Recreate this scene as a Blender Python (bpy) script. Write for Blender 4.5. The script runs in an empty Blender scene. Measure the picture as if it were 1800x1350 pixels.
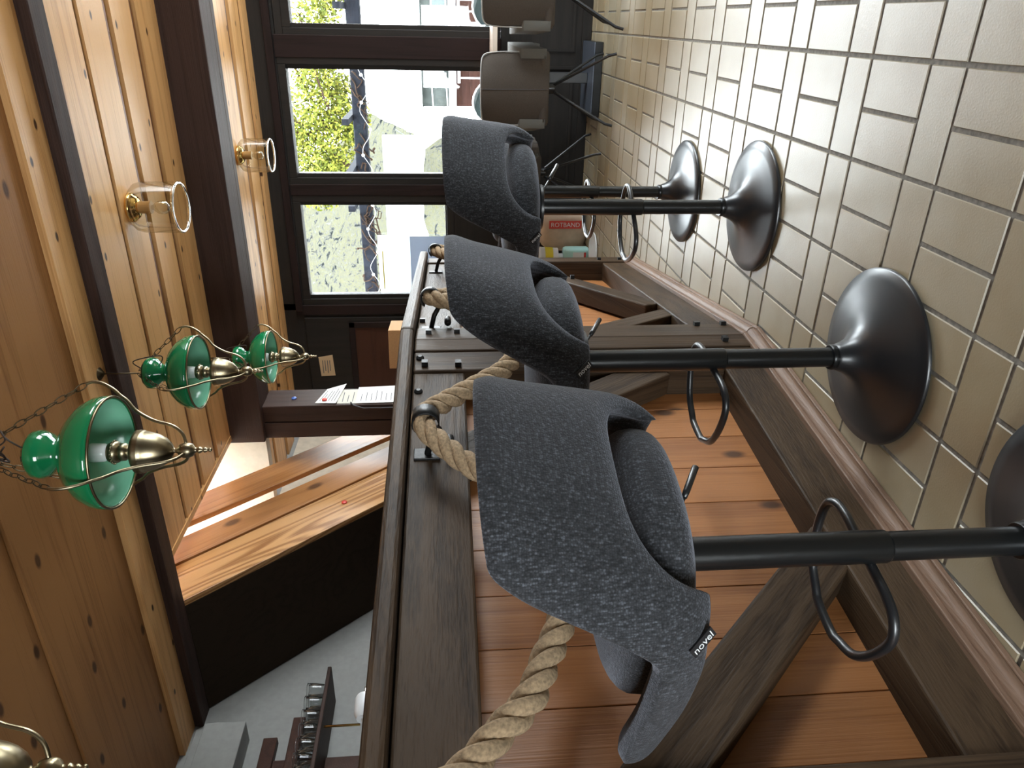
import bpy, math, random
from mathutils import Vector, Matrix, noise as mnoise
random.seed(7)
C = bpy.context.scene.collection
sc = bpy.context.scene
PI = math.pi
# ------------------------------------------------------------------ camera, world, light, exposure
H = 1.0736
cam = bpy.data.cameras.new('camera'); co = bpy.data.objects.new('camera', cam); C.objects.link(co)
cam.sensor_fit = 'HORIZONTAL'; cam.sensor_width = 36.0; cam.lens = 1289.49*36/1800; cam.clip_start = .02; cam.clip_end = 200
R_ = Vector((0.89568, 0.44424, -0.02006)); U_ = Vector((-0.01902, 0.08334, 0.99634)); F_ = Vector((-0.44429, 0.89202, -0.08310))
m = Matrix((( -U_.x, R_.x, -F_.x, 0), (-U_.y, R_.y, -F_.y, 0), (-U_.z, R_.z, -F_.z, H), (0, 0, 0, 1)))
co.matrix_world = m
sc.camera = co
w = bpy.data.worlds.new('world'); sc.world = w; w.use_nodes = True
wn = w.node_tree.nodes; wl = w.node_tree.links
bg = wn['Background']; bg.inputs[1].default_value = 17.0
tc = wn.new('ShaderNodeTexCoord'); sx = wn.new('ShaderNodeSeparateXYZ'); wr = wn.new('ShaderNodeValToRGB')
wl.new(tc.outputs['Generated'], sx.inputs[0]); wl.new(sx.outputs['Z'], wr.inputs[0]); wl.new(wr.outputs[0], bg.inputs[0])
wr.color_ramp.elements[0].position = 0.0; wr.color_ramp.elements[0].color = (.86,.90,.94,1)
wr.color_ramp.elements[1].position = .35; wr.color_ramp.elements[1].color = (.86,.93,1.0,1)
sc.view_settings.view_transform = 'Standard'; sc.view_settings.look = 'None'
sc.view_settings.exposure = 0.8; sc.view_settings.gamma = 1.0
try: sc.view_settings.use_curve_mapping = False
except Exception: pass
sc.cycles.use_denoising = True
sc.cycles.max_bounces = 10; sc.cycles.diffuse_bounces = 5; sc.cycles.glossy_bounces = 4; sc.cycles.transmission_bounces = 8
sc.cycles.sample_clamp_indirect = 6.0

def portal(loc, rot, sx_, sy_):
    l = bpy.data.lights.new('window_portal', 'AREA'); l.shape = 'RECTANGLE'; l.size = sx_; l.size_y = sy_
    l.cycles.is_portal = True
    o = bpy.data.objects.new('window_portal', l); C.objects.link(o); o.location = loc; o.rotation_euler = rot
portal((.6, 6.02, 1.45), (-PI/2, 0, 0), 6.0, 1.7)          # far window wall, facing the room
portal((-.45, -2.12, .83), (PI/2, 0, 0), 1.3, 1.25)          # windows behind the photographer
portal((3.02, 4.45, 1.4), (0, PI/2, 0), 1.6, 2.5)           # side windows

# ------------------------------------------------------------------ mesh helper
class MB:
    def __init__(s): s.v = []; s.f = []
    def add(s, vs, fs):
        b = len(s.v); s.v += [tuple(p) for p in vs]; s.f += [tuple(b+i for i in f) for f in fs]; return s
    def box(s, a, b):
        x0, y0, z0 = [min(p, q) for p, q in zip(a, b)]; x1, y1, z1 = [max(p, q) for p, q in zip(a, b)]
        return s.add([(x0,y0,z0),(x1,y0,z0),(x1,y1,z0),(x0,y1,z0),(x0,y0,z1),(x1,y0,z1),(x1,y1,z1),(x0,y1,z1)],
                     [(0,3,2,1),(4,5,6,7),(0,1,5,4),(1,2,6,5),(2,3,7,6),(3,0,4,7)])
    def hexa(s, p):   # 8 points bottom 4 ccw, top 4 ccw
        return s.add(p, [(0,3,2,1),(4,5,6,7),(0,1,5,4),(1,2,6,5),(2,3,7,6),(3,0,4,7)])
    def prism(s, poly, z0, z1):
        n = len(poly)
        return s.add([(x,y,z0) for x,y in poly]+[(x,y,z1) for x,y in poly],
                     [tuple(reversed(range(n))), tuple(range(n,2*n))]+[(i,(i+1)%n,n+(i+1)%n,n+i) for i in range(n)])
    def lathe(s, prof, n=32, c=(0,0,0), cap=True):
        vs = []; fs = []
        for r, z in prof:
            for k in range(n):
                a = 2*PI*k/n; vs.append((c[0]+r*math.cos(a), c[1]+r*math.sin(a), c[2]+z))
        for i in range(len(prof)-1):
            for k in range(n):
                k2 = (k+1) % n; fs.append((i*n+k, i*n+k2, (i+1)*n+k2, (i+1)*n+k))
        if cap:
            fs.append(tuple(reversed(range(n)))); fs.append(tuple((len(prof)-1)*n+k for k in range(n)))
        return s.add(vs, fs)
    def tube(s, pts, r, n=10, closed=False, cap=True):
        pts = [Vector(p) for p in pts]; m_ = len(pts); vs = []; fs = []
        up = None
        for i, p in enumerate(pts):
            if closed: t = pts[(i+1) % m_]-pts[i-1]
            else: t = pts[min(i+1, m_-1)]-pts[max(i-1, 0)]
            t.normalize()
            if up is None:
                up = Vector((0,0,1)) if abs(t.z) < .9 else Vector((1,0,0))
            a = t.cross(up)
            if a.length < 1e-6: a = t.orthogonal()
            a.normalize(); b = a.cross(t).normalized(); up = b
            rr = r[i] if isinstance(r, (list, tuple)) else r
            for k in range(n):
                th = 2*PI*k/n; vs.append(p + a*math.cos(th)*rr + b*math.sin(th)*rr)
        for i in range(m_ if closed else m_-1):
            j = (i+1) % m_
            for k in range(n):
                k2 = (k+1) % n; fs.append((i*n+k, i*n+k2, j*n+k2, j*n+k))
        if not closed and cap:
            fs.append(tuple(reversed(range(n)))); fs.append(tuple((m_-1)*n+k for k in range(n)))
        return s.add(vs, fs)
    def bar(s, a, b, w_, h_, up=(0,0,1)):  # oriented box from a to b
        a = Vector(a); b = Vector(b); t = (b-a).normalized(); u = Vector(up); x = t.cross(u).normalized()*w_/2; y = x.cross(t).normalized()*h_/2
        return s.hexa([a-x-y, a+x-y, b+x-y, b-x-y, a-x+y, a+x+y, b+x+y, b-x+y])
    def ball(s, c, r, n=12, sz=1):
        prof = [(r*math.sin(PI*i/n), -r*sz*math.cos(PI*i/n)) for i in range(1, n)]
        return s.lathe(prof, n*2, c)
    def build(s, name, mat, parent=None, smooth=False, bevel=0, sub=0, angle=None):
        me = bpy.data.meshes.new(name); me.from_pydata(s.v, [], s.f); me.update()
        if mat: me.materials.append(mat)
        if smooth:
            for p in me.polygons: p.use_smooth = True
            if angle is not None:
                try: me.set_sharp_from_angle(angle=math.radians(angle))
                except Exception: pass
        o = bpy.data.objects.new(name, me); C.objects.link(o)
        if parent: o.parent = parent
        if bevel:
            b = o.modifiers.new('bevel', 'BEVEL'); b.width = bevel; b.segments = 2; b.limit_method = 'ANGLE'
        if sub:
            b = o.modifiers.new('sub', 'SUBSURF'); b.levels = sub; b.render_levels = sub
        return o
def tag(o, label, cat, group=None, kind=None):
    o['label'] = label; o['category'] = cat
    if group: o['group'] = group
    if kind: o['kind'] = kind
    return o
def struct(o, label=None, cat=None):
    o['kind'] = 'structure'
    if label: o['label'] = label
    if cat: o['category'] = cat
    return o
def empty(name, loc, rz=0):
    o = bpy.data.objects.new(name, None); C.objects.link(o); o.location = loc; o.rotation_euler = (0,0,rz); o.empty_display_size = .05
    return o
def copy_tree(o, parent=None):
    c = o.copy(); C.objects.link(c); c.parent = parent
    for ch in list(o.children): copy_tree(ch, c)
    return c
def text_mesh(name, body, size, mat, mtx, parent=None, ext=.0005):
    cu = bpy.data.curves.new('t', 'FONT'); cu.body = body; cu.size = size; cu.align_x = 'CENTER'; cu.align_y = 'CENTER'; cu.extrude = ext; cu.resolution_u = 3
    t = bpy.data.objects.new('t', cu); C.objects.link(t); bpy.context.view_layer.update()
    me = bpy.data.meshes.new_from_object(t.evaluated_get(bpy.context.evaluated_depsgraph_get()))
    bpy.data.objects.remove(t); bpy.data.curves.remove(cu)
    me.transform(mtx); me.materials.clear(); me.materials.append(mat)
    o = bpy.data.objects.new(name, me); C.objects.link(o); o.parent = parent
    return o

# ------------------------------------------------------------------ materials
def mat(name, col, rough=.5, metal=0, **k):
    m_ = bpy.data.materials.new(name); m_.use_nodes = True; b = m_.node_tree.nodes['Principled BSDF']
    b.inputs['Base Color'].default_value = (*col, 1); b.inputs['Roughness'].default_value = rough; b.inputs['Metallic'].default_value = metal
    for kk, v in k.items(): b.inputs[kk.replace('_', ' ')].default_value = v
    return m_
def nd(m_, t, **k):
    n = m_.node_tree.nodes.new(t)
    for kk, v in k.items(): setattr(n, kk, v)
    return n
def lk(m_, a, b): m_.node_tree.links.new(a, b)
def ramp(m_, stops):
    r = nd(m_, 'ShaderNodeValToRGB'); e = r.color_ramp.elements
    e[0].position, e[0].color = stops[0][0], (*stops[0][1], 1); e[1].position, e[1].color = stops[-1][0], (*stops[-1][1], 1)
    for p, c in stops[1:-1]:
        x = e.new(p); x.color = (*c, 1)
    return r
def grainy(name, col, rough=.5, scale=60, amt=.25, bump=.1, metal=0):
    m_ = mat(name, col, rough, metal); b = m_.node_tree.nodes['Principled BSDF']
    t = nd(m_, 'ShaderNodeTexCoord'); n = nd(m_, 'ShaderNodeTexNoise'); n.inputs['Scale'].default_value = scale; n.inputs['Detail'].default_value = 6
    lk(m_, t.outputs['Object'], n.inputs['Vector'])
    r = ramp(m_, [(.3, tuple(c*(1-amt) for c in col)), (.7, tuple(min(1, c*(1+amt)) for c in col))]); lk(m_, n.outputs[0], r.inputs[0]); lk(m_, r.outputs[0], b.inputs['Base Color'])
    if bump:
        bp = nd(m_, 'ShaderNodeBump'); bp.inputs['Strength'].default_value = bump; bp.inputs['Distance'].default_value = .002
        lk(m_, n.outputs[0], bp.inputs['Height']); lk(m_, bp.outputs[0], b.inputs['Normal'])
    return m_
def wood(name, dark, light, axis='X', scale=14, rough=.45, knots=.5, bump=.25, vary=.18, ring=7, knotcol=None, kscale=3.5, coat=0, flat=None, kr=(.05,.11), spec=.4, rotx=0, rgain=.16):
    m_ = mat(name, light, rough); N = m_.node_tree.nodes; b = N['Principled BSDF']; b.inputs['Specular IOR Level'].default_value = spec
    if coat: b.inputs['Coat Weight'].default_value = coat; b.inputs['Coat Roughness'].default_value = .2
    t = nd(m_, 'ShaderNodeTexCoord'); g = nd(m_, 'ShaderNodeNewGeometry')
    rm = nd(m_, 'ShaderNodeVectorMath', operation='SCALE'); cv = nd(m_, 'ShaderNodeCombineXYZ')
    for i in range(3): lk(m_, g.outputs['Random Per Island'], cv.inputs[i])
    lk(m_, cv.outputs[0], rm.inputs[0]); rm.inputs['Scale'].default_value = 37.0
    ad = nd(m_, 'ShaderNodeVectorMath', operation='ADD'); rt = nd(m_, 'ShaderNodeMapping'); rt.inputs['Rotation'].default_value = (rotx, 0, 0); lk(m_, t.outputs['Object'], rt.inputs[0]); lk(m_, rt.outputs[0], ad.inputs[0]); lk(m_, rm.outputs[0], ad.inputs[1])
    s = [1,1,1]; s['XYZ'.index(axis)] = .07
    mp = nd(m_, 'ShaderNodeMapping'); mp.inputs['Scale'].default_value = s; lk(m_, ad.outputs[0], mp.inputs[0])
    # cathedral rings
    n1 = nd(m_, 'ShaderNodeTexNoise'); n1.inputs['Scale'].default_value = scale*.45; n1.inputs['Detail'].default_value = 1.5; n1.inputs['Distortion'].default_value = .25; lk(m_, mp.outputs[0], n1.inputs['Vector'])
    mu = nd(m_, 'ShaderNodeMath', operation='MULTIPLY'); mu.inputs[1].default_value = ring*2*PI; lk(m_, n1.outputs[0], mu.inputs[0])
    si = nd(m_, 'ShaderNodeMath', operation='SINE'); lk(m_, mu.outputs[0], si.inputs[0])
    # fine fibre
    s2 = [1,1,1]; s2['XYZ'.index(axis)] = .02
    mp2 = nd(m_, 'ShaderNodeMapping'); mp2.inputs['Scale'].default_value = s2; lk(m_, ad.outputs[0], mp2.inputs[0])
    n2 = nd(m_, 'ShaderNodeTexNoise'); n2.inputs['Scale'].default_value = scale*14; n2.inputs['Detail'].default_value = 4; lk(m_, mp2.outputs[0], n2.inputs['Vector'])
    n3 = nd(m_, 'ShaderNodeTexNoise'); n3.inputs['Scale'].default_value = scale*.2; lk(m_, mp.outputs[0], n3.inputs['Vector'])
    a1 = nd(m_, 'ShaderNodeMath', operation='MULTIPLY_ADD'); a1.inputs[1].default_value = rgain; lk(m_, si.outputs[0], a1.inputs[0]); lk(m_, n2.outputs[0], a1.inputs[2])
    a2 = nd(m_, 'ShaderNodeMath', operation='MULTIPLY_ADD'); a2.inputs[1].default_value = .6; lk(m_, n3.outputs[0], a2.inputs[0]); lk(m_, a1.outputs[0], a2.inputs[2])
    a3 = nd(m_, 'ShaderNodeMath', operation='MULTIPLY_ADD'); a3.inputs[1].default_value = vary*2; lk(m_, g.outputs['Random Per Island'], a3.inputs[0]); lk(m_, a2.outputs[0], a3.inputs[2])
    mid = tuple((x+y)/2 for x, y in zip(dark, light))
    rr = ramp(m_, [(.45, dark), (.75, mid), (1.1-.02, light)]); lk(m_, a3.outputs[0], rr.inputs[0])
    col = rr.outputs[0]
    if knots:
        s3 = [1,1,1]; s3['XYZ'.index(axis)] = .5
        mp3 = nd(m_, 'ShaderNodeMapping'); mp3.inputs['Scale'].default_value = s3; lk(m_, ad.outputs[0], mp3.inputs[0])
        vo = nd(m_, 'ShaderNodeTexVoronoi'); vo.inputs['Scale'].default_value = kscale
        if flat:
            vo.voronoi_dimensions = '2D'; sp3 = nd(m_, 'ShaderNodeSeparateXYZ'); cb3 = nd(m_, 'ShaderNodeCombineXYZ'); lk(m_, mp3.outputs[0], sp3.inputs[0])
            for q_, a_ in enumerate([a_ for a_ in 'XYZ' if a_ != flat]): lk(m_, sp3.outputs[a_], cb3.inputs[q_])
            lk(m_, cb3.outputs[0], vo.inputs['Vector'])
        else: lk(m_, mp3.outputs[0], vo.inputs['Vector'])
        mr = nd(m_, 'ShaderNodeMapRange'); mr.inputs['From Min'].default_value = kr[0]; mr.inputs['From Max'].default_value = kr[1]; mr.inputs['To Min'].default_value = knots; mr.inputs['To Max'].default_value = 0
        lk(m_, vo.outputs['Distance'], mr.inputs[0])
        mx = nd(m_, 'ShaderNodeMix', data_type='RGBA'); lk(m_, mr.outputs[0], mx.inputs[0]); lk(m_, col, mx.inputs[6])
        mx.inputs[7].default_value = (*(knotcol or tuple(c*.25 for c in dark)), 1); col = mx.outputs[2]
    lk(m_, col, b.inputs['Base Color'])
    bp = nd(m_, 'ShaderNodeBump'); bp.inputs['Strength'].default_value = bump; bp.inputs['Distance'].default_value = .003
    lk(m_, a1.outputs[0], bp.inputs['Height']); lk(m_, bp.outputs[0], b.inputs['Normal'])
    return m_
M = {}
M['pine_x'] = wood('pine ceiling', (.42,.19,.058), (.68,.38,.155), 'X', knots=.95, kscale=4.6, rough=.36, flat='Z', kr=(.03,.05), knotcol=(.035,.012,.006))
M['pine_shaded'] = wood('shaded pine boards', (.20,.082,.024), (.33,.155,.055), 'X', knots=.85, kscale=3.6, rough=.5, flat='Z', kr=(.035,.065), knotcol=(.035,.012,.006), spec=.25)  # darker copy of the ceiling pine, near-end dimness put into the colour
M['groove'] = wood('pine groove strips', (.10,.032,.010), (.16,.055,.018), 'X', knots=0, rough=.4)
M['pine_slope'] = wood('pine rails', (.26,.10,.028), (.40,.18,.06), 'Y', knots=.8, rough=.35, flat='X', kscale=2.5, kr=(.04,.08), rotx=math.atan(1.175))
M['oak_slope'] = wood('oak stringer', (.30,.13,.04), (.56,.30,.12), 'Y', knots=0, rough=.35, ring=24, scale=9, bump=.3, rotx=math.atan(1.175), rgain=.34)
M['panel'] = wood('pine front boards', (.20,.073,.022), (.35,.145,.050), 'Z', knots=.85, rough=.38, kscale=4.2, flat='X', kr=(.04,.09), knotcol=(.03,.012,.006))
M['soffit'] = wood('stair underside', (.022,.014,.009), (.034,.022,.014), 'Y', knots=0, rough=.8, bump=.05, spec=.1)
for ax in 'XYZ':
    M['beam_'+ax.lower()] = wood('dark stained beam '+ax, (.022,.010,.007), (.044,.022,.016), ax, knots=.5, rough=.6, bump=.4, spec=.25)
    M['brown_'+ax.lower()] = wood('brown black frame '+ax, (.010,.006,.005), (.018,.010,.009), ax, knots=0, rough=.6, bump=.2, spec=.15)
    M['timber_'+ax.lower()] = wood('weathered timber '+ax, (.018,.011,.007), (.064,.040,.023), ax, knots=.5, rough=.5, bump=.6, vary=.14, spec=.14)
    M['black_'+ax.lower()] = wood('black brown frame '+ax, (.009,.008,.007), (.016,.013,.011), ax, knots=0, rough=.55, bump=.15, spec=.25)
M['reddark'] = wood('red brown panel', (.030,.010,.006), (.055,.020,.011), 'X', knots=0, rough=.5, spec=.2)
M['white'] = grainy('white plaster', (.30,.30,.29), .9, 30, .06, .2)
M['ivory'] = grainy('ivory plaster', (.72,.70,.63), .9, 30, .05, .2)
M['plaster'] = grainy('rough beige plaster', (.58,.50,.40), .95, 18, .12, .8)
M['metal_black'] = mat('black powder coated steel', (.012,.013,.015), .34, .0, Coat_Weight=.3, Coat_Roughness=.25)
M['metal_pole'] = mat('black satin steel tube', (.010,.011,.012), .28, .3)
M['brass'] = grainy('antique brass', (.30,.25,.16), .33, 25, .25, .0, 1)
M['gold'] = mat('polished brass', (.75,.52,.20), .12, 1)
M['dark_iron'] = grainy('black iron', (.02,.02,.02), .45, 80, .3, .5, .6)
M['green'] = mat('green opal glass', (.006,.17,.06), .08, 0, Coat_Weight=.6, Coat_Roughness=.03)
try: M['green'].node_tree.nodes['Principled BSDF'].inputs['Subsurface Weight'].default_value = .0
except Exception: pass
M['green_in'] = mat('pale opal lining', (.20,.50,.34), .2)
M['bulb'] = mat('white lamp bulb', (.75,.78,.78), .25)
M['glass'] = mat('clear glass', (1,1,1), .0, 0, Transmission_Weight=1.0, IOR=1.45)
def thin_glass(name, tint, gl=.9):
    m_ = bpy.data.materials.new(name); m_.use_nodes = True; n = m_.node_tree.nodes; n.clear()
    o = n.new('ShaderNodeOutputMaterial'); t = n.new('ShaderNodeBsdfTransparent'); t.inputs[0].default_value = (*tint, 1)
    g = n.new('ShaderNodeBsdfGlossy'); g.inputs['Roughness'].default_value = .02; f = n.new('ShaderNodeFresnel'); f.inputs[0].default_value = 1.5
    x = n.new('ShaderNodeMixShader'); l = m_.node_tree.links; k_ = n.new('ShaderNodeMath'); k_.operation = 'MULTIPLY'; k_.inputs[1].default_value = gl
    l.new(f.outputs[0], k_.inputs[0]); l.new(k_.outputs[0], x.inputs[0]); l.new(t.outputs[0], x.inputs[1]); l.new(g.outputs[0], x.inputs[2]); l.new(x.outputs[0], o.inputs[0]); return m_
M['pane'] = thin_glass('window glass', (.97,.98,.97))
M['smoke'] = thin_glass('smoked lamp glass', (.88,.87,.80), .45)
M['tumbler'] = thin_glass('drinking glass', (.80,.82,.82))
M['paper'] = mat('white paper', (.75,.75,.72), .8)
M['kraft'] = mat('kraft paper', (.55,.40,.24), .8)
M['card'] = grainy('brown cardboard', (.42,.22,.09), .85, 120, .1, .1)
M['ink'] = mat('dark ink', (.10,.10,.11), .8)
M['red'] = mat('red plastic', (.65,.06,.04), .4)
M['blue'] = mat('blue plastic', (.03,.09,.35), .35)
M['wplastic'] = mat('white plastic', (.78,.80,.82), .35)
M['mint'] = mat('mint plastic', (.42,.70,.66), .35)
M['sack'] = grainy('paper sack', (.60,.47,.36), .85, 14, .12, .8)
M['yellow'] = mat('yellow print', (.75,.62,.03), .5)
M['grey_uph'] = grainy('taupe upholstery', (.075,.062,.052), .85, 500, .35, .3)
M['light_uph'] = grainy('light grey upholstery', (.12,.118,.108), .85, 500, .2, .2)
M['piping'] = mat('pale piping', (.40,.40,.40), .6)
M['table_top'] = mat('pale table top', (.70,.60,.50), .4)
M['plate'] = mat('blue grey steel plate', (.13,.15,.19), .35, .6)
def backlit(name, col):
    m_ = mat(name, col, .8); n = m_.node_tree.nodes; o = n['Material Output']; t = n.new('ShaderNodeBsdfTranslucent'); t.inputs[0].default_value = (*col, 1); x = n.new('ShaderNodeMixShader'); x.inputs[0].default_value = .6
    l = m_.node_tree.links; l.new(n['Principled BSDF'].outputs[0], x.inputs[1]); l.new(t.outputs[0], x.inputs[2]); l.new(x.outputs[0], o.inputs[0]); return m_
M['sheet_w'] = backlit('thin white print', (.78,.82,.84)); M['sheet_g'] = backlit('thin grey blue print', (.34,.37,.42))
M['paper2'] = mat('aged paper', (.55,.53,.46), .8)
M['greysheet'] = mat('grey blue print', (.30,.33,.40), .7)
M['steel'] = mat('steel pins', (.6,.6,.6), .25, 1)
M['grout'] = grainy('grout', (.19,.175,.15), .9, 90, .3, .3)
M['baseb'] = wood('worn skirting', (.09,.05,.032), (.19,.115,.075), 'Y', knots=.3, rough=.5, bump=.6)
# fabric
def fabric():
    m_ = mat('melange grey fabric', (.05,.05,.055), .95); b = m_.node_tree.nodes['Principled BSDF']
    b.inputs['Sheen Weight'].default_value = .25; b.inputs['Sheen Roughness'].default_value = .4; b.inputs['Sheen Tint'].default_value = (.8,.85,1,1)
    t = nd(m_, 'ShaderNodeTexCoord')
    v = nd(m_, 'ShaderNodeTexVoronoi'); v.inputs['Scale'].default_value = 300; v.inputs['Randomness'].default_value = .55; lk(m_, t.outputs['Object'], v.inputs['Vector'])
    mp = nd(m_, 'ShaderNodeMapping'); mp.inputs['Scale'].default_value = (1,1,.22); lk(m_, t.outputs['Object'], mp.inputs[0])
    n = nd(m_, 'ShaderNodeTexNoise'); n.inputs['Scale'].default_value = 260; n.inputs['Detail'].default_value = 3; lk(m_, mp.outputs[0], n.inputs['Vector'])
    sp = nd(m_, 'ShaderNodeSeparateColor'); lk(m_, v.outputs['Color'], sp.inputs[0])
    a = nd(m_, 'ShaderNodeMath', operation='MULTIPLY_ADD'); a.inputs[1].default_value = .30; lk(m_, sp.outputs[0], a.inputs[0]); lk(m_, n.outputs[0], a.inputs[2])
    d_ = nd(m_, 'ShaderNodeMath', operation='MULTIPLY_ADD'); d_.inputs[1].default_value = -.45; lk(m_, v.outputs['Distance'], d_.inputs[0]); lk(m_, a.outputs[0], d_.inputs[2]); a = d_
    r = ramp(m_, [(.20, (.010,.011,.013)), (.52, (.029,.031,.036)), (.85, (.10,.11,.13))]); lk(m_, a.outputs[0], r.inputs[0]); lk(m_, r.outputs[0], b.inputs['Base Color'])
    bp = nd(m_, 'ShaderNodeBump'); bp.inputs['Strength'].default_value = .7; bp.inputs['Distance'].default_value = .0015; bp.invert = True
    lk(m_, v.outputs['Distance'], bp.inputs['Height']); lk(m_, bp.outputs[0], b.inputs['Normal'])
    return m_
M['fabric'] = fabric()
# tiles
def tilemat():
    m_ = mat('clinker tile', (.4,.36,.28), .38); b = m_.node_tree.nodes['Principled BSDF']
    g = nd(m_, 'ShaderNodeNewGeometry'); t = nd(m_, 'ShaderNodeTexCoord')
    n = nd(m_, 'ShaderNodeTexNoise'); n.inputs['Scale'].default_value = 5; n.inputs['Detail'].default_value = 3; lk(m_, t.outputs['Object'], n.inputs['Vector'])
    a = nd(m_, 'ShaderNodeMath', operation='MULTIPLY_ADD'); a.inputs[1].default_value = .35; lk(m_, g.outputs['Random Per Island'], a.inputs[0]); lk(m_, n.outputs[0], a.inputs[2])
    r = ramp(m_, [(.35, (.27,.205,.115)), (.65, (.31,.25,.155)), (.98, (.345,.295,.205))]); lk(m_, a.outputs[0], r.inputs[0]); lk(m_, r.outputs[0], b.inputs['Base Color'])
    n2 = nd(m_, 'ShaderNodeTexNoise'); n2.inputs['Scale'].default_value = 220; n2.inputs['Detail'].default_value = 2; lk(m_, t.outputs['Object'], n2.inputs['Vector'])
    bp = nd(m_, 'ShaderNodeBump'); bp.inputs['Strength'].default_value = .3; bp.inputs['Distance'].default_value = .001
    lk(m_, n2.outputs[0], bp.inputs['Height']); lk(m_, bp.outputs[0], b.inputs['Normal'])
    b.inputs['Roughness'].default_value = .40; b.inputs['Specular IOR Level'].default_value = 1.0
    return m_
M['tile'] = tilemat()
def ropemat():
    m_ = grainy('hemp rope', (.29,.205,.12), .9, 140, .35, 1.0); return m_
M['rope'] = ropemat()
def hillmat():
    m_ = mat('autumn scree', (.5,.5,.4), .95); b = m_.node_tree.nodes['Principled BSDF']; t = nd(m_, 'ShaderNodeTexCoord')
    n = nd(m_, 'ShaderNodeTexNoise'); n.inputs['Scale'].default_value = 3.2; n.inputs['Detail'].default_value = 8; n.inputs['Roughness'].default_value = .7; n.inputs['Distortion'].default_value = .6; lk(m_, t.outputs['Object'], n.inputs['Vector'])
    n.inputs['Scale'].default_value = 3.6; n.inputs['Roughness'].default_value = .82
    r = ramp(m_, [(.36, (.004,.005,.005)), (.43, (.012,.013,.013)), (.465, (.050,.050,.048)), (.50, (.032,.030,.005)), (.53, (.054,.054,.048)), (.57, (.020,.020,.010)), (.62, (.06,.06,.057))]); lk(m_, n.outputs[0], r.inputs[0]); lk(m_, r.outputs[0], b.inputs['Base Color'])
    return m_
M['hill'] = hillmat(); M['hill'].node_tree.nodes['Principled BSDF'].inputs['Specular IOR Level'].default_value = 0
def leafmat():
    m_ = mat('yellow green leaves', (.2,.22,.03), .7); b = m_.node_tree.nodes['Principled BSDF']; g = nd(m_, 'ShaderNodeNewGeometry')
    r = ramp(m_, [(0, (.02,.028,.005)), (.5, (.075,.085,.012)), (1, (.14,.135,.02))]); lk(m_, g.outputs['Random Per Island'], r.inputs[0]); lk(m_, r.outputs[0], b.inputs['Base Color'])
    b.inputs['Transmission Weight'].default_value = 0
    return m_
M['leaf'] = leafmat(); M['leaf'].node_tree.nodes['Principled BSDF'].inputs['Specular IOR Level'].default_value = .05
M['bark'] = grainy('brown bark', (.022,.014,.010), .9, 20, .3, .3)
M['outbeam'] = grainy('grey painted beam', (.008,.009,.012), .7, 20, .3, .2)
M['chalet'] = wood('chalet boards', (.015,.007,.005), (.03,.014,.011), 'X', knots=0, rough=.7)
M['housegrey'] = grainy('grey house wall', (.03,.034,.032), .8, 4, .4, .0)
M['pale'] = mat('pale painted wood', (.22,.225,.235), .7)
M['terrace'] = grainy('pale terrace', (.52,.52,.50), .8, 6, .1, .1)
M['teal'] = mat('dark teal shell', (.018,.030,.030), .35)
M['rim'] = mat('white rim', (.4,.4,.4), .4)

for k_ in ('outbeam', 'bark', 'chalet', 'housegrey'): M[k_].node_tree.nodes['Principled BSDF'].inputs['Specular IOR Level'].default_value = .03
# ------------------------------------------------------------------ setting: floor
WY = 5.87; CH = 2.44; XL = -3.31; XR = 3.0; YB = -2.1
MB().box((XL-.1, YB-.1, -.12), (XR+.1, WY+.1, -.004)).build('floor', M['grout']).__setitem__('kind', 'structure')
tb = MB(); P = .25; g_ = .0052; x0t = -.315; y0t = 1.563
def tile(xa, xb, ya, yb):
    xa = max(xa, XL); xb = min(xb, XR); ya = max(ya, YB); yb = min(yb, WY)
    if xb-xa < .02 or yb-ya < .02: return
    xa += g_; xb -= g_; ya += g_; yb -= g_; e = .0018; z = -.0012+.0005*random.random()
    tb.add([(xa,ya,-.004),(xb,ya,-.004),(xb,yb,-.004),(xa,yb,-.004),(xa+e,ya+e,z),(xb-e,ya+e,z),(xb-e,yb-e,z),(xa+e,yb-e,z)],
           [(4,5,6,7),(0,1,5,4),(1,2,6,5),(2,3,7,6),(3,0,4,7)])
for i in range(-12, 14):
    for j in range(-11, 13):
        xa = x0t+i*P; ya = y0t+j*1.5*P
        tile(xa, xa+P, ya, ya+.5*P)
        tile(xa, xa+.5*P, ya+.5*P, ya+1.5*P); tile(xa+.5*P, xa+P, ya+.5*P, ya+1.5*P)
struct(tb.build('floor', M['tile']))
# ------------------------------------------------------------------ ceiling
cb = MB()
def plank_run(edges, x0, x1, z, gap=.03, rec=.022):
    for a, b in edges:
        cb.box((x0, a, z), (x1, b, z+.02))
ZT = CH+.03
cb.box((XL, YB, ZT), (XR, 2.84, ZT+.1)); cb.box((-2.35, 2.84, ZT), (XR, 4.2, ZT+.1)); cb.box((XL, 4.2, ZT), (XR, WY+.1, ZT+.1)); cb.box((XL, YB, ZT), (-2.35, 2.83, ZT+.1))
gv = MB()
far1 = [(2.86,3.177),(3.215,3.447),(3.515,3.73),(3.796,4.07)]
for a, b in far1: cb.box((-2.35, a, CH), (XR, b, ZT))
for a, b in ((3.177,3.215),(3.447,3.515),(3.73,3.796)):
    gv.box((-2.35, a-.004, CH+.025), (XR, b+.004, ZT)); gv.box((-2.35, (a+b)/2-.009, CH+.010), (XR, (a+b)/2+.009, ZT))
for a, b in ((4.25,4.6),(4.67,4.95),(5.02,5.304),(5.40,5.633),(5.726,5.90)): cb.box((XL, a, CH), (XR, b, ZT))
for a, b in ((4.6,4.67),(4.95,5.02),(5.304,5.40),(5.633,5.726)): gv.box((XL, a-.004, CH+.025), (XR, b+.004, ZT)); gv.box((XL, (a+b)/2-.013, CH+.010), (XR, (a+b)/2+.013, ZT))
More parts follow.
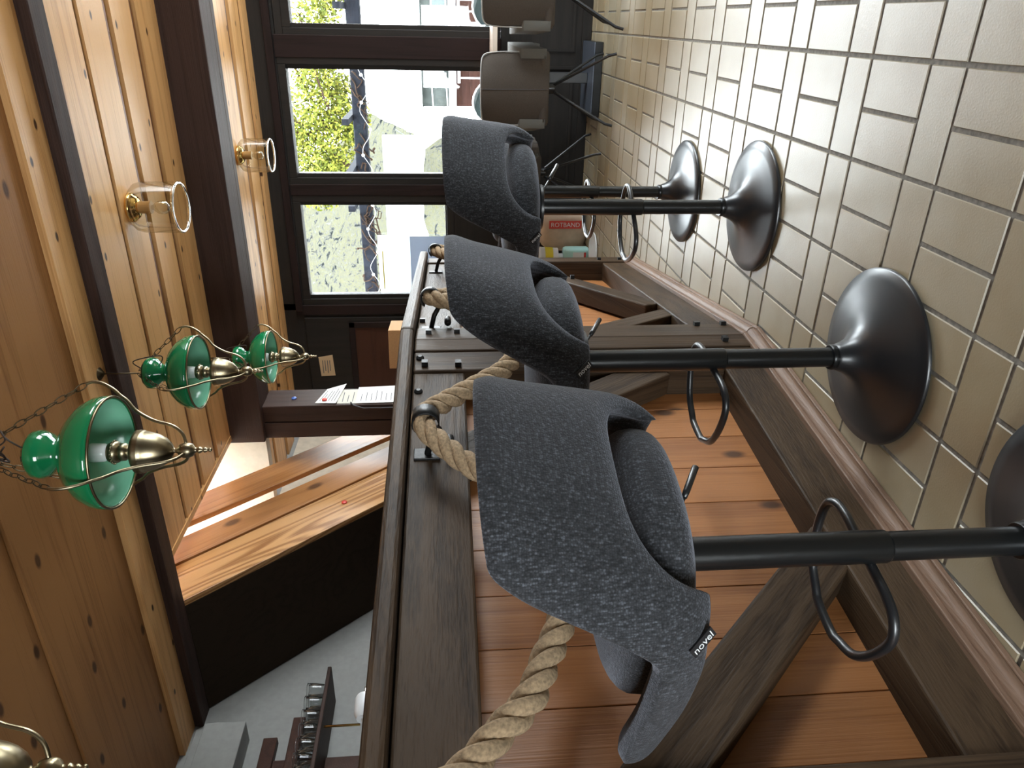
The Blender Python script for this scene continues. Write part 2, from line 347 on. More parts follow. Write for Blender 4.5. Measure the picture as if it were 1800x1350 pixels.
cb.box((XL, 2.573, CH-.012), (XR, 2.736, ZT))
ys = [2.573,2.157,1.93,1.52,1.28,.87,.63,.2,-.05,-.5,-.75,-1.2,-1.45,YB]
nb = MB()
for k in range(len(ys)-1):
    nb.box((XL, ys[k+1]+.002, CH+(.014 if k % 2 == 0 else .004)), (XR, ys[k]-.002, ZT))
struct(cb.build('ceiling', M['pine_x'])); struct(nb.build('ceiling', M['pine_shaded'])); struct(gv.build('ceiling', M['groove']))
o = MB().box((-2.37, 2.84, CH-.005), (-2.335, 4.05, CH+.25)).build('trim_4', M['pine_x']); struct(o)
# beams and post
o = MB().box((-2.39, 4.05, 2.235), (XR, 4.24, CH+.01)).box((-2.39, 4.246, 2.238), (XR, 4.31, CH+.01)).build('trim_1', M['beam_x'], bevel=.006); struct(o)
o = MB().box((XL, 2.736, 2.385), (XR, 2.842, CH+.04)).build('trim_2', M['beam_x'], bevel=.004); struct(o)
o = MB().box((-2.275, 4.1, 0), (-2.165, 4.33, 2.24)).box((-2.39, 4.1, 0), (-2.28, 4.33, 2.24)).build('trim_3', M['beam_z'], bevel=.006); struct(o)
# walls
wl_ = MB().box((XL-.1, YB-.1, 0), (XL, WY+.1, 4.4)); struct(wl_.build('wall_left', M['white'])); struct(MB().box((XL, 2.85, CH+.02), (XL+.012, 4.12, 4.4)).add([(XL+.001,2.86,2.42),(XL+.001,4.3,.75),(XL+.001,4.3,CH+.02),(XL+.001,2.86,CH+.02),(XL+.012,2.86,2.42),(XL+.012,4.3,.75),(XL+.012,4.3,CH+.02),(XL+.012,2.86,CH+.02)],[(0,1,2,3),(7,6,5,4),(0,4,5,1),(1,5,6,2),(2,6,7,3),(3,7,4,0)]).build('wall_left', M['ivory']))
wb = MB().box((XL, 4.12, 2.25), (-2.39, 4.2, 4.4)).box((XL, 2.75, CH+.04), (-2.27, 2.83, 4.4)).box((-2.335, 2.84, CH+.13), (-2.27, 4.2, 3.0))
struct(wb.build('wall_stairwell', M['ivory']))
struct(MB().box((XL-.1, 2.6, 4.4), (-1.6, 4.3, 4.5)).build('ceiling', M['white']))
# rough plaster field low on the left wall beyond the stair
pl = MB().box((XL, 4.35, 0), (XL+.015, WY, 2.40)); struct(pl.build('wall_left', M['plaster']))
# far window wall
X_ = XR+.1
def frame_wall():
    b = MB()
    b.box((-2.20, WY, 2.26), (X_, WY+.12, CH+.1)); b.box((-.25, WY, 2.18), (X_, WY+.12, 2.27)); b.box((-3.45, WY, 0), (-2.14, WY+.12, CH+.1))
    b.box((-2.14, WY, 0), (X_, WY+.12, .66))
    b.box((-2.14, WY, .66), (-1.27, WY+.12, 1.02))
    return b
struct(frame_wall().build('wall_far', M['black_x'], bevel=.003))
# low wall raised panels
b = MB()
for a, c in ((-2.1,-1.3),(-1.2,-.3),(-.2,.9),(1.0,2.0)):
    for r in ((a, .60, c, .62), (a, .12, c, .14)): b.box((r[0], WY-.012, r[1]), (r[2], WY, r[3]))
    b.box((a, WY-.012, .14), (a+.02, WY, .60)); b.box((c-.02, WY-.012, .14), (c, WY, .60))
struct(b.build('trim_5', M['black_x']))
struct(MB().box((-2.2, WY-.02, 0), (XR, WY, .07)).build('baseboard_far', M['black_x'], bevel=.004))
wins = [(-2.07,-1.33,1.09,2.22), (-1.085,-.345,.74,2.22), (-.045,1.2,.735,2.155), (1.45,2.7,.735,2.155)]
for k, (xa, xb, za, zb) in enumerate(wins):
    b = MB(); f1 = .09
    zt = 2.27; zbm = za-.07
    for (A, B, y0, y1, wd) in (((xa-f1, zbm), (xb+f1, max(zb+.055, 0)), WY-.005, WY+.10, f1-.03), ((xa-.032, za-.032), (xb+.032, zb+.032), WY+.02, WY+.085, .032)):
        b.box((A[0], y0, A[1]), (A[0]+wd, y1, B[1])); b.box((B[0]-wd, y0, A[1]), (B[0], y1, B[1]))
        b.box((A[0]+wd, y0, A[1]), (B[0]-wd, y1, A[1]+wd)); b.box((A[0]+wd, y0, B[1]-wd), (B[0]-wd, y1, B[1]))
    o = struct(b.build('window_%d' % (k+1), M['black_z'], bevel=.004), 'black framed window in the far wall', 'window')
    MB().box((xa, WY+.05, za), (xb, WY+.056, zb)).build('window_pane', M['pane'], o)
# mullion posts
for a, c in ((-.27,-.12),(-1.25,-1.165),(1.27,1.38),(2.77,3.1)):
    struct(MB().box((a, WY-.012, .66), (c, WY+.11, 2.28)).build('trim_6', M['brown_z'], bevel=.004))
struct(MB().box((-2.2, WY-.03, 2.285), (XR, WY+.11, 2.34)).build('trim_7', M['brown_x'], bevel=.004))
struct(MB().box((-2.235, WY-.02, 0), (-2.15, WY+.11, 2.34)).build('trim_8', M['brown_z'], bevel=.004))
# door in the far wall
d = struct(MB().box((-3.28, WY-.02, .03), (-2.26, WY, 2.28)).build('door_1', M['black_z'], bevel=.004), 'black door with a red brown inset panel in the far wall', 'door')
b = MB(); xa, xb, za, zb = -3.15, -2.30, .25, 1.92
b.box((xa, WY-.035, za), (xa+.05, WY-.02, zb)); b.box((xb-.05, WY-.035, za), (xb, WY-.02, zb)); b.box((xa, WY-.035, zb-.05), (xb, WY-.02, zb)); b.box((xa, WY-.035, za), (xb, WY-.02, za+.05))
b.build('panel_moulding', M['brown_z'], d, bevel=.004); MB().box((xa+.05, WY-.026, za+.05), (xb-.05, WY-.02, zb-.05)).build('inset_panel', M['reddark'], d)
# side and back walls with windows (beside and behind the photographer)
def wallwin(name, mk, rects, mat_):
    b = MB()
    for r in rects: b.box(*mk(r))
    return struct(b.build(name, mat_))
wallwin('wall_right', lambda r: ((XR, r[0], r[2]), (XR+.12, r[1], r[3])), [(YB, WY, 0, .6), (YB, WY, 2.2, CH+.1), (YB, 3.2, .6, 2.2), (5.7, WY, .6, 2.2)], M['white'])
wallwin('wall_near', lambda r: ((r[0], YB-.12, r[2]), (r[1], YB, r[3])), [(XL, XR, 0, .2), (XL, XR, 1.45, CH+.1), (XL, -1.1, .2, 1.45), (.2, XR, .2, 1.45)], M['white'])
for k, (a, c) in enumerate((((XR+.05, 3.2, .6), (XR+.056, 5.7, 2.2)), ((-1.1, YB-.06, .2), (.2, YB-.054, 1.45)))):
    struct(MB().box(a, c).build('window_%d' % (k+5), M['pane']))

struct(MB().box((XL, -.74, 0), (-1.2, -.62, CH+.1)).build('wall_light_block', M['white']))  # unseen wall, added to keep near window light off the bar interior
# ------------------------------------------------------------------ staircase
SX = -2.56
st = tag(empty('staircase', (SX, 4.5, 0)), 'wooden staircase climbing behind the bar, dark boarded underside', 'staircase')
sm = 1.175
def slope(x0, x1, c0, c1, y0, y1):
    b = MB(); pts = []
    for x in (x0, x1):
        pts.append([(x-SX, yy-4.5, cc-sm*yy) for yy, cc in ((y0, c0), (y1, c0), (y1, c1), (y0, c1))])
    return b.add(pts[0]+pts[1], [(0,1,2,3),(7,6,5,4),(0,4,5,1),(1,5,6,2),(2,6,7,3),(3,7,4,0)])
slope(SX-.035, SX, 6.645, 6.99, 3.2, 4.45).build('rail', M['pine_slope'], st, bevel=.004)
slope(SX-.035, SX, 6.20, 6.485, 2.86, 4.45).build('rail', M['pine_slope'], st, bevel=.004)
slope(SX-.035, SX, 5.735, 6.16, 2.846, 4.8).build('stringer', M['oak_slope'], st, bevel=.003)
slope(SX-.05, SX+.012, 6.165, 6.20, 2.846, 4.8).build('stringer_cap', M['pine_slope'], st, bevel=.003)
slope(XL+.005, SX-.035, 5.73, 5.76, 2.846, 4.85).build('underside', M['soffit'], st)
for k in range(9):
    yy = 4.7-k*.175; zz = 5.80-sm*yy+.12
    MB().box((-.74, yy-4.5-.13, zz), (-.04, yy-4.5+.13, zz+.035)).build('tread', M['pine_x'], st)

# ------------------------------------------------------------------ bar counter
CN = Vector((-.9399, 2.277)); aN = math.radians(6.5); aF = math.radians(-8.8)
tN = Vector((math.sin(aN), math.cos(aN))); nN = Vector((math.cos(aN), -math.sin(aN)))
tF = Vector((math.sin(aF), math.cos(aF))); nF = Vector((math.cos(aF), -math.sin(aF)))
mi = (nN+nF).normalized(); mi = mi/ mi.dot(nN)
def PT(seg, s, off):
    if abs(s) < 1e-6: p = CN-mi*off
    else: p = CN+(tN if seg == 'N' else tF)*s-(nN if seg == 'N' else nF)*off
    return p
def seg_axes(seg): return (tN, nN) if seg == 'N' else (tF, nF)
bar = tag(empty('bar_counter', (CN.x, CN.y, 0)), 'rustic timber bar counter with pine boarded front and diagonal braces', 'bar counter')
def bq(b, seg, s0, s1, o0, o1, z0, z1):
    q = [PT(seg, s0, o0), PT(seg, s1, o0), PT(seg, s1, o1), PT(seg, s0, o1)]
    q = [(p.x-CN.x, p.y-CN.y) for p in q]
    return b.prism(q if True else q, z0, z1)
def bpiece(name, mt, seg, s0, s1, o0, o1, z0, z1, bevel=.006):
    return bq(MB(), seg, s0, s1, o0, o1, z0, z1).build(name, mt, bar, bevel=bevel)
NE = -2.87; FE = 1.95
for seg, e in (('N', NE), ('F', FE)):
    # worktop with a moulded nose, one plank each side of the corner
    b = MB(); q = [PT(seg, 0, .0), PT(seg, e, .0), PT(seg, e, .55), PT(seg, 0, .55)]
    bpiece('countertop', M['timber_y'], seg, 0, e, .03, .55, 1.195, 1.232)
    b = MB()
    for i, (zz, rr) in enumerate(((1.215, .022),)):
        pts = [PT(seg, s, -.008) for s in [e*k/24 for k in range(25)]]
        pass
    bq(b, seg, 0, e, -.022, .03, 1.192, 1.237); b.build('nosing', M['timber_y'], bar, bevel=.012)
    bpiece('upper_beam', M['timber_y'], seg, -.2 if seg == 'N' else .17, e, .03, .13, 1.03, 1.19)
    bpiece('lower_beam', M['timber_y'], seg, -.2 if seg == 'N' else .17, e if seg == 'N' else 1.85, .03, .14, .02, .19)
    # boarded panel
    b = MB(); s = 0; st_ = .1445 if seg == 'F' else -.1445; k = 0; lim = 1.85 if seg == 'F' else -2.86
    while abs(s) < abs(lim):
        s2 = s+st_
        bq(b, seg, s+(.0012 if st_ > 0 else -.0012) if k else s, s2-(.0012 if st_ > 0 else -.0012), .13, .155, .03, 1.19); s = s2; k += 1
    b.build('front_boards', M['panel'], bar, bevel=.0015)
    bq(MB(), seg, 0, e if seg == 'N' else 1.85, .156, .17, .03, 1.19).build('backing', M['black_z'], bar)
    # skirting: flat strip with a rounded front
    b = MB(); bq(b, seg, 0, e if seg == 'N' else 1.85, .012, .05, 0, .062)
    ee = e if seg == 'N' else 1.85
    pts = [PT(seg, ee*k/20, .014) for k in range(21)]
    b.tube([(p.x-CN.x, p.y-CN.y, .03) for p in pts], .02, 10); bq(b, seg, 0, ee, -.004, .02, 0, .016)
    b.build('skirting', M['baseb'], bar, bevel=.003)
bpiece('post', M['timber_z'], 'N', 0, -.078, .02, .14, .02, 1.19); bpiece('post', M['timber_z'], 'N', -.084, -.2, .022, .14, .02, 1.19)
bpiece('post', M['timber_z'], 'F', 0, .17, .02, .14, .02, 1.19)
bpiece('post', M['timber_z'], 'F', 1.78, 1.95, .02, .14, .0, 1.19); bpiece('post', M['timber_z'], 'N', -1.50, -1.66, .022, .14, .02, 1.19)
bpiece('end_panel', M['timber_z'], 'F', 1.90, 1.95, .14, .55, .0, 1.19)
def brace(seg, p, q, wd, o0=.03, o1=.12, cut=None):
    t_, n_ = seg_axes(seg); d = Vector((q[0]-p[0], q[1]-p[1])).normalized(); e = Vector((-d.y, d.x))*wd/2
    b = MB(); V = []
    for off in (o0, o1):
        for c in ((p[0]-e.x, p[1]-e.y), (q[0]-e.x, q[1]-e.y), (q[0]+e.x, q[1]+e.y), (p[0]+e.x, p[1]+e.y)):
            g = CN+t_*c[0]-n_*off; V.append((g.x-CN.x, g.y-CN.y, c[1]))
    b.add(V, [(0,1,2,3),(7,6,5,4),(0,4,5,1),(1,5,6,2),(2,6,7,3),(3,7,4,0)])
    t3 = math.degrees(math.atan2(q[1]-p[1], q[0]-p[0])); key = 'brace_%d' % round(t3)
    M[key] = wood('weathered brace %d' % round(t3), (.018,.011,.007), (.058,.037,.022), 'Y', knots=.4, rough=.5, bump=.5, spec=.14, rotx=-math.radians(t3))
    return b.build('brace', M[key], bar, bevel=.006)
brace('N', (-.96, .17), (-1.52, .76), .118, .035)
brace('N', (-.17, .40), (-.58, 1.06), .11, .04)
brace('F', (.62, .20), (1.80, .70), .10, .035); brace('F', (.50, .17), (.12, .62), .10, .04)
def bolt(seg, s, z, off=.02, r=.013, sq=True):
    t_, n_ = seg_axes(seg); p = CN+t_*s-n_*off
    b = MB(); n3 = Vector((n_.x, n_.y, 0)); a = Vector((p.x-CN.x, p.y-CN.y, z))
    if sq: b.bar(a-n3*.004, a+n3*.014, r*1.5, r*1.5)
    else: b.tube([a-n3*.003, a+n3*.004, a+n3*.009], [r, r, r*.5], 12)
    b.build('bolt', M['dark_iron'], bar, smooth=False)
for s, z, q in ((-.166,1.154,1),(-.17,1.049,1),(-.126,1.17,0),(-.306,1.171,0),(-.04,.14,1),(-.15,.1,0)): bolt('N', s, z, .02 if s > -.2 else .03, sq=bool(q))
for s, z, q in ((.078,1.146,1),(.305,1.174,1),(.148,.179,1),(.151,.08,1),(1.272,.45,1),(1.84,.2,1),(1.84,.08,1),(.086,1.049,1)): bolt('F', s, z, .02 if (s < .18 or s > 1.78) else .03, sq=bool(q))

# ------------------------------------------------------------------ rope along the bar
def catmull(pts, n=14):
    P_ = [Vector(p) for p in pts]; P_ = [P_[0]*2-P_[1]]+P_+[P_[-1]*2-P_[-2]]; out = []
    for i in range(1, len(P_)-2):
        for k in range(n):
            t = k/n; a, b, c, d = P_[i-1:i+3]
            out.append(.5*((2*b)+(c-a)*t+(2*a-5*b+4*c-d)*t*t+(3*b-a-3*c+d)*t**3))
    out.append(P_[-2]); return out
def rope(pts, R=.028, pitch=.155):
    path = catmull(pts, 22); b = MB()
    # resample
    L = [0]
    for i in range(1, len(path)): L.append(L[-1]+(path[i]-path[i-1]).length)
    n = int(L[-1]/.008); rs = []
    j = 0
    for k in range(n+1):
        d = L[-1]*k/n
        while j < len(L)-2 and L[j+1] < d: j += 1
        rs.append(path[j].lerp(path[j+1], (d-L[j])/max(1e-9, L[j+1]-L[j])))
    fr = []; up = Vector((0,0,1))
    for i in range(len(rs)):
        t = (rs[min(i+1, n)]-rs[max(i-1, 0)]).normalized(); a = t.cross(up)
        if a.length < 1e-4: a = t.orthogonal()
        a.normalize(); up = a.cross(t).normalized(); fr.append((a, up.copy()))
    for st3 in range(3):
        pp = []
        for i, p in enumerate(rs):
            th = -2*PI*(L[-1]*i/n)/pitch+st3*2*PI/3; a, u = fr[i]
            pp.append(p+(a*math.cos(th)+u*math.sin(th))*R*.52)
        b.tube(pp, R*.56, 10)
    return b
def BW(seg, s, z, off): p = PT(seg, s, off); return (p.x, p.y, z)
rp = [BW('N',-2.1,.80,-.06), BW('N',-1.85,.95,-.06), BW('N',-1.66,1.13,-.075), BW('N',-1.60,1.155,-.07), BW('N',-1.51,1.057,-.05), BW('N',-1.456,1.008,-.05), BW('N',-1.397,.95,-.05), BW('N',-1.319,.912,-.05), BW('N',-1.235,.872,-.05), BW('N',-1.08,.82,-.05), BW('N',-.92,.84,-.05), BW('N',-.80,1.0,-.06), BW('N',-.715,1.085,-.07),
      BW('N',-.64,1.143,-.085), BW('N',-.585,1.142,-.085), BW('N',-.52,1.094,-.075), BW('N',-.438,1.012,-.07), BW('N',-.319,.905,-.065), BW('N',-.15,.86,-.065), BW('F',.03,.90,-.07), BW('F',.12,1.02,-.07),
      BW('F',.16,1.12,-.085), BW('F',.21,1.14,-.085), BW('F',.30,1.08,-.07), BW('F',.6,.9,-.06), BW('F',.9,.85,-.06), BW('F',1.2,.95,-.06), BW('F',1.44,1.12,-.08), BW('F',1.50,1.14,-.085), BW('F',1.6,1.08,-.07), BW('F',1.8,.96,-.06)]
ro = rope(rp).build('rope', M['rope'], smooth=True)
tag(ro, 'thick twisted hemp rope hung in swags along the bar front', 'rope')
for (seg, s), lb in zip((('N',-.612),('F',.185),('F',1.47)), ('black iron rope bracket on the nearer, wide stretch of the bar beam', 'black iron rope bracket just past the bar corner posts', 'black iron rope bracket near the window end of the bar')):
    t_, n_ = seg_axes(seg); br = tag(empty('rope_bracket', BW(seg, s, 1.14, .03)), lb, 'rope bracket', 'iron rope brackets on the bar')
    n3 = Vector((n_.x, n_.y, 0)); t3 = Vector((t_.x, t_.y, 0))
    MB().bar(-t3*.022+Vector((0,0,.0)), t3*.022, .07, .014, up=n3).build('wall_plate', M['dark_iron'], br, bevel=.002)
    # strap wrapping over the rope
    c = n3*.115+Vector((0,0,0)); b = MB(); R2 = .036; V = []; N_ = 14
    for k in range(N_+1):
        a = -PI*.55+PI*1.35*k/N_; 
        for sgn in (-1, 1): V.append(c+n3*math.cos(a)*R2+Vector((0,0,1))*math.sin(a)*R2+t3*.022*sgn)
    b.add(V, [(2*k, 2*k+1, 2*k+3, 2*k+2) for k in range(N_)])
    o = b.build('strap', M['dark_iron'], br, smooth=True); so = o.modifiers.new('s', 'SOLIDIFY'); so.thickness = .004
    MB().tube([Vector((0,0,-.0)), n3*.05+Vector((0,0,-.012)), n3*.09+Vector((0,0,-.034))], .009, 10).build('arm', M['dark_iron'], br, smooth=True)
    MB().tube([n3*.03-t3*.03+Vector((0,0,-.06)), n3*.03+t3*.035+Vector((0,0,-.06))], .012, 12).build('peg', M['dark_iron'], br, smooth=True)

# ------------------------------------------------------------------ bar stools
BW_, BF, BB = .2185, .262, .1725
def sstep(a, b, x):
    t = max(0, min(1, (x-a)/(b-a))); return t*t*(3-2*t)
PHI = 140
def zl(ph):
    p = abs(ph)
    if p < 39.4: return .023+.110*(1-(p/39.44)**2.21)**.6
    return .023+.022*sstep(95, PHI, p)
def zt(ph):
    p = abs(ph); t = max(0, min(1, (p-40)/39)); t = .05*t+.95*sstep(0, 1, t)
    return .3315-.012*(p/45)**2*(1-t)-(.3315-.101)*t+.010*sstep(100, PHI, p)
def plan(ph):
    if abs(ph) > 90:
        t = (abs(ph)-90)/(PHI-90); return Vector((BF*t-.008, math.copysign(BW_*(1-.06*t*t), ph), 0))
    a = math.radians(ph); c = math.cos(a); s = math.sin(a); ex = .634
    return Vector((-BB*abs(c)**ex-.008, BW_*math.copysign(abs(s)**ex, s), 0))
def shell_pt(ph, z, off):
    p = plan(ph); a = abs(ph); sd = Vector((0, math.copysign(1, ph), 0))
    w = max(0, min(1, (a-80)/15)); d = (p.normalized()*(1-w)+sd*w).normalized()
    k = .90+.10*sstep(0, .10, z)
    q = Vector((p.x, p.y*k, 0)) if a > 90 else p*k
    q += d*(.024-off)
    w_ = max(0, math.cos(math.radians(min(90, a*.95))))**1.03
    q.x -= (.0873*max(0, z-.02)/.30+.012*sstep(.25,.34,z))*w_
    q.y *= 1-.033*sstep(.1, .34, z)
    q.z = z; return q
def make_stool():
    root = empty('bar_stool', (0,0,0))
    prof = [(.001,.0),(.218,.0),(.223,.003),(.223,.009),(.219,.013),(.19,.018),(.15,.025),(.115,.033),(.085,.044),(.063,.058),(.049,.074),(.040,.09),(.0345,.104),(.032,.110),(.030,.112)]
    MB().lathe(prof, 72).build('base', M['metal_black'], root, smooth=True, angle=50)
    MB().lathe([(.0245,.105),(.0245,.60)], 32).build('pole', M['metal_pole'], root, smooth=True, angle=50)
    MB().lathe([(.031,.108),(.032,.111),(.032,.121),(.030,.124)], 32).build('collar', M['metal_pole'], root, smooth=True, angle=50)
    return root
TAGPHI = 63
def stool_upper(root, Z0):
    """parts that ride on the gas lift, Z0 = height of the shell underside"""
    zs = Z0-.358
    MB().lathe([(.024,zs),(.0262,zs+.002),(.0275,zs+.006),(.0275,Z0+.01),(.02,Z0+.012)], 32).build('sleeve', M['metal_pole'], root, smooth=True, angle=50)
    # footrest: rounded D ring
    pts = []; z = zs+.03; W = .135; D = .205; r = .05
    cs = [(-.0,-W+.02,.03),(-.0,W-.02,.03),(D,W-.035,.06),(D,-W+.035,.06)]
    key = [(.0,-.03),(.0,-W+.055),(.012,-W+.018),(.045,-W),(.11,-W+.012),(.165,-W+.04),(D-.012,-W+.08),(D,-.03),(D,.03),(D-.012,W-.08),(.165,W-.04),(.11,W-.012),(.045,W),(.012,W-.018),(.0,W-.055),(.0,.03)]
    path = catmull([(x+.02,y,z+.0*x) for x, y in key]+[(key[0][0]+.02, key[0][1], z)], 6)[:-1]
    MB().tube(path, .0085, 12, closed=True).build('footrest', M['metal_black'], root, smooth=True)
    # lever
    b = MB(); b.tube([(0,-.01,Z0-.012),(0,-.05,Z0-.014),(-.004,-.075,Z0-.018),(-.012,-.125,Z0-.047)], .0035, 8)
    l = b.build('lever', M['metal_black'], root, smooth=True)
    MB().tube([(-.0095,-.108,Z0-.0375),(-.012,-.120,Z0-.0445),(-.0225,-.165,Z0-.07),(-.023,-.167,Z0-.0712)], [.005,.0062,.0062,.003], 12).build('grip', M['metal_black'], l, smooth=True)
    MB().lathe([(.05,0),(.075,.004),(.075,.012),(.03,.014)], 32, (0,0,Z0-.008)).build('mounting_plate', M['metal_black'], root, smooth=True, angle=40)
    # upholstered shell
    phs = []
    p = -PHI
    while p < PHI+1e-6: phs.append(p); p += 4 if (abs(p) < 28 or abs(p) > 44) else 2
    nz = 13; V = []; Fc = []; T = .036
    rows = []
    for ph in phs:
        endk = max(0, (abs(ph)-(PHI-12))/12); a = zl(ph); b_ = zt(ph); mid = (a+b_)/2+.0; 
        sh = math.sqrt(max(.0, 1-endk**2)) if endk < 1 else .0
        sh = max(sh, .28)
        lo = mid-(mid-a)*sh; hi = mid+(b_-mid)*sh; th = T*(1-.35*sstep(.2,.3,b_))*(1-.3*endk); loop = []
        for i in range(nz):
            t = i/(nz-1); e = min(1, 2.6*min(t, 1-t)/.35*.5) ; e = math.sin(min(1, min(t, 1-t)/.10)*PI/2)
            z = lo+(hi-lo)*t; loop.append(Z0z(shell_pt(ph, z, th/2*(1-e)-.003*math.sin(PI*t)), Z0))
        for i in range(nz):
            t = 1-i/(nz-1); e = math.sin(min(1, min(t, 1-t)/.10)*PI/2)
            z = lo+(hi-lo)*t; bul = .012*math.sin(PI*t)*(1 if abs(ph) > 40 else .6)
            loop.append(Z0z(shell_pt(ph, z, th/2+th/2*e+bul), Z0))
        rows.append(loop)
    n = 2*nz; b = MB(); V = [q for r_ in rows for q in r_]
    for i in range(len(rows)-1):
        for k in range(n):
            k2 = (k+1) % n; Fc.append((i*n+k, (i+1)*n+k, (i+1)*n+k2, i*n+k2))
    for base in (0, (len(rows)-1)*n):
        for k in range(nz-1): 
            q = (base+k, base+k+1, base+n-2-k, base+n-1-k)
            Fc.append(q if base == 0 else tuple(reversed(q)))
    b.add(V, Fc); sh_o = b.build('backrest', M['fabric'], root, smooth=True, sub=1)
    # seat cushion (superellipsoid)
    b = MB(); V = []; Fc = []; nu, nv = 48, 16
    for j in range(nv+1):
        v = -PI/2+PI*j/nv; cv = max(0, math.cos(v))**.55; sv = math.copysign(abs(math.sin(v))**.75, math.sin(v))
        for i in range(nu):
            a = 2*PI*i/nu; ca = math.copysign(abs(math.cos(a))**.8, math.cos(a)); sa = math.copysign(abs(math.sin(a))**.8, math.sin(a))
            x = ca*cv*(.225 if ca > 0 else .198); y_ = sa*cv*.188; V.append((x, y_, Z0+.072+sv*(.062 if sv > 0 else .060)))
    for j in range(nv):
        for i in range(nu):
            i2 = (i+1) % nu; Fc.append((j*nu+i, j*nu+i2, (j+1)*nu+i2, (j+1)*nu+i))
    b.add(V, Fc); b.build('seat', M['fabric'], root, smooth=True)
    if Z0 > .72: MB().box((.04,.186,Z0+.05),(.08,.189,Z0+.105)).build('care_label', M['paper'], root)
    # woven brand tag sewn on the lower side
    ph = TAGPHI; zc = .042
    c = Z0z(shell_pt(ph, zc, -.0025), Z0); pu = Z0z(shell_pt(ph, zc+.02, -.0025), Z0)-c; ps = Z0z(shell_pt(ph-4, zc, -.0025), Z0)-c
    up_ = pu.normalized(); si = ps.normalized(); nrm = c.copy(); nrm.z = 0; nrm = si.cross(up_).normalized()
    if nrm.dot(Vector((c.x, c.y, 0))) < 0: nrm = -nrm
    side = up_.cross(nrm).normalized()   # reading direction for viewer outside
    rd = (side-up_).normalized(); tu = (side+up_).normalized()
    mt = Matrix((( rd.x, tu.x, nrm.x, c.x), (rd.y, tu.y, nrm.y, c.y), (rd.z, tu.z, nrm.z, c.z), (0,0,0,1)))
    b = MB().box((-.021,-.0085,-.001), (.021,.0085,.0018)); b.v = [tuple(mt @ Vector(q)) for q in b.v]
    tg = b.build('fabric_tag', M['black_tag'], root); tg['label'] = 'small black tag with pale lettering'
    text_mesh('lettering', 'novel', .0165, M['tag_text'], mt @ Matrix.Translation((0, -.0005, .0022)), tg, .0003)
def Z0z(q, Z0): q = q.copy(); q.z += Z0; return q
M['black_tag'] = mat('black woven label', (.006,.006,.008), .6); M['tag_text'] = mat('label print', (.75,.78,.8), .6)
stools = [((-.773,.918), 73.6, .713, 'dark grey fabric bar stool nearest the camera, tag facing out, broad black pole'),
          ((-.745,1.611), 81.4, .751, 'dark grey fabric bar stool at the corner posts of the bar, second along the row'),
          ((-.573,2.509), 50.6, .755, 'dark grey fabric bar stool standing before the mossy hillside window, third along the row'),
          ((-.684,3.294), 62, .752, 'bar stool farthest along the row, seat hidden behind the third stool')]
for (x, y), nd_, Z0, lb in stools:
    root = make_stool(); stool_upper(root, Z0)
    a = math.radians(nd_); bd = math.atan2(-math.cos(a), math.sin(a)); root.location = (x, y, .0005); root.rotation_euler = (0, 0, bd-PI)
    tag(root, lb, 'bar stool', 'grey bar stools in a row along the bar')

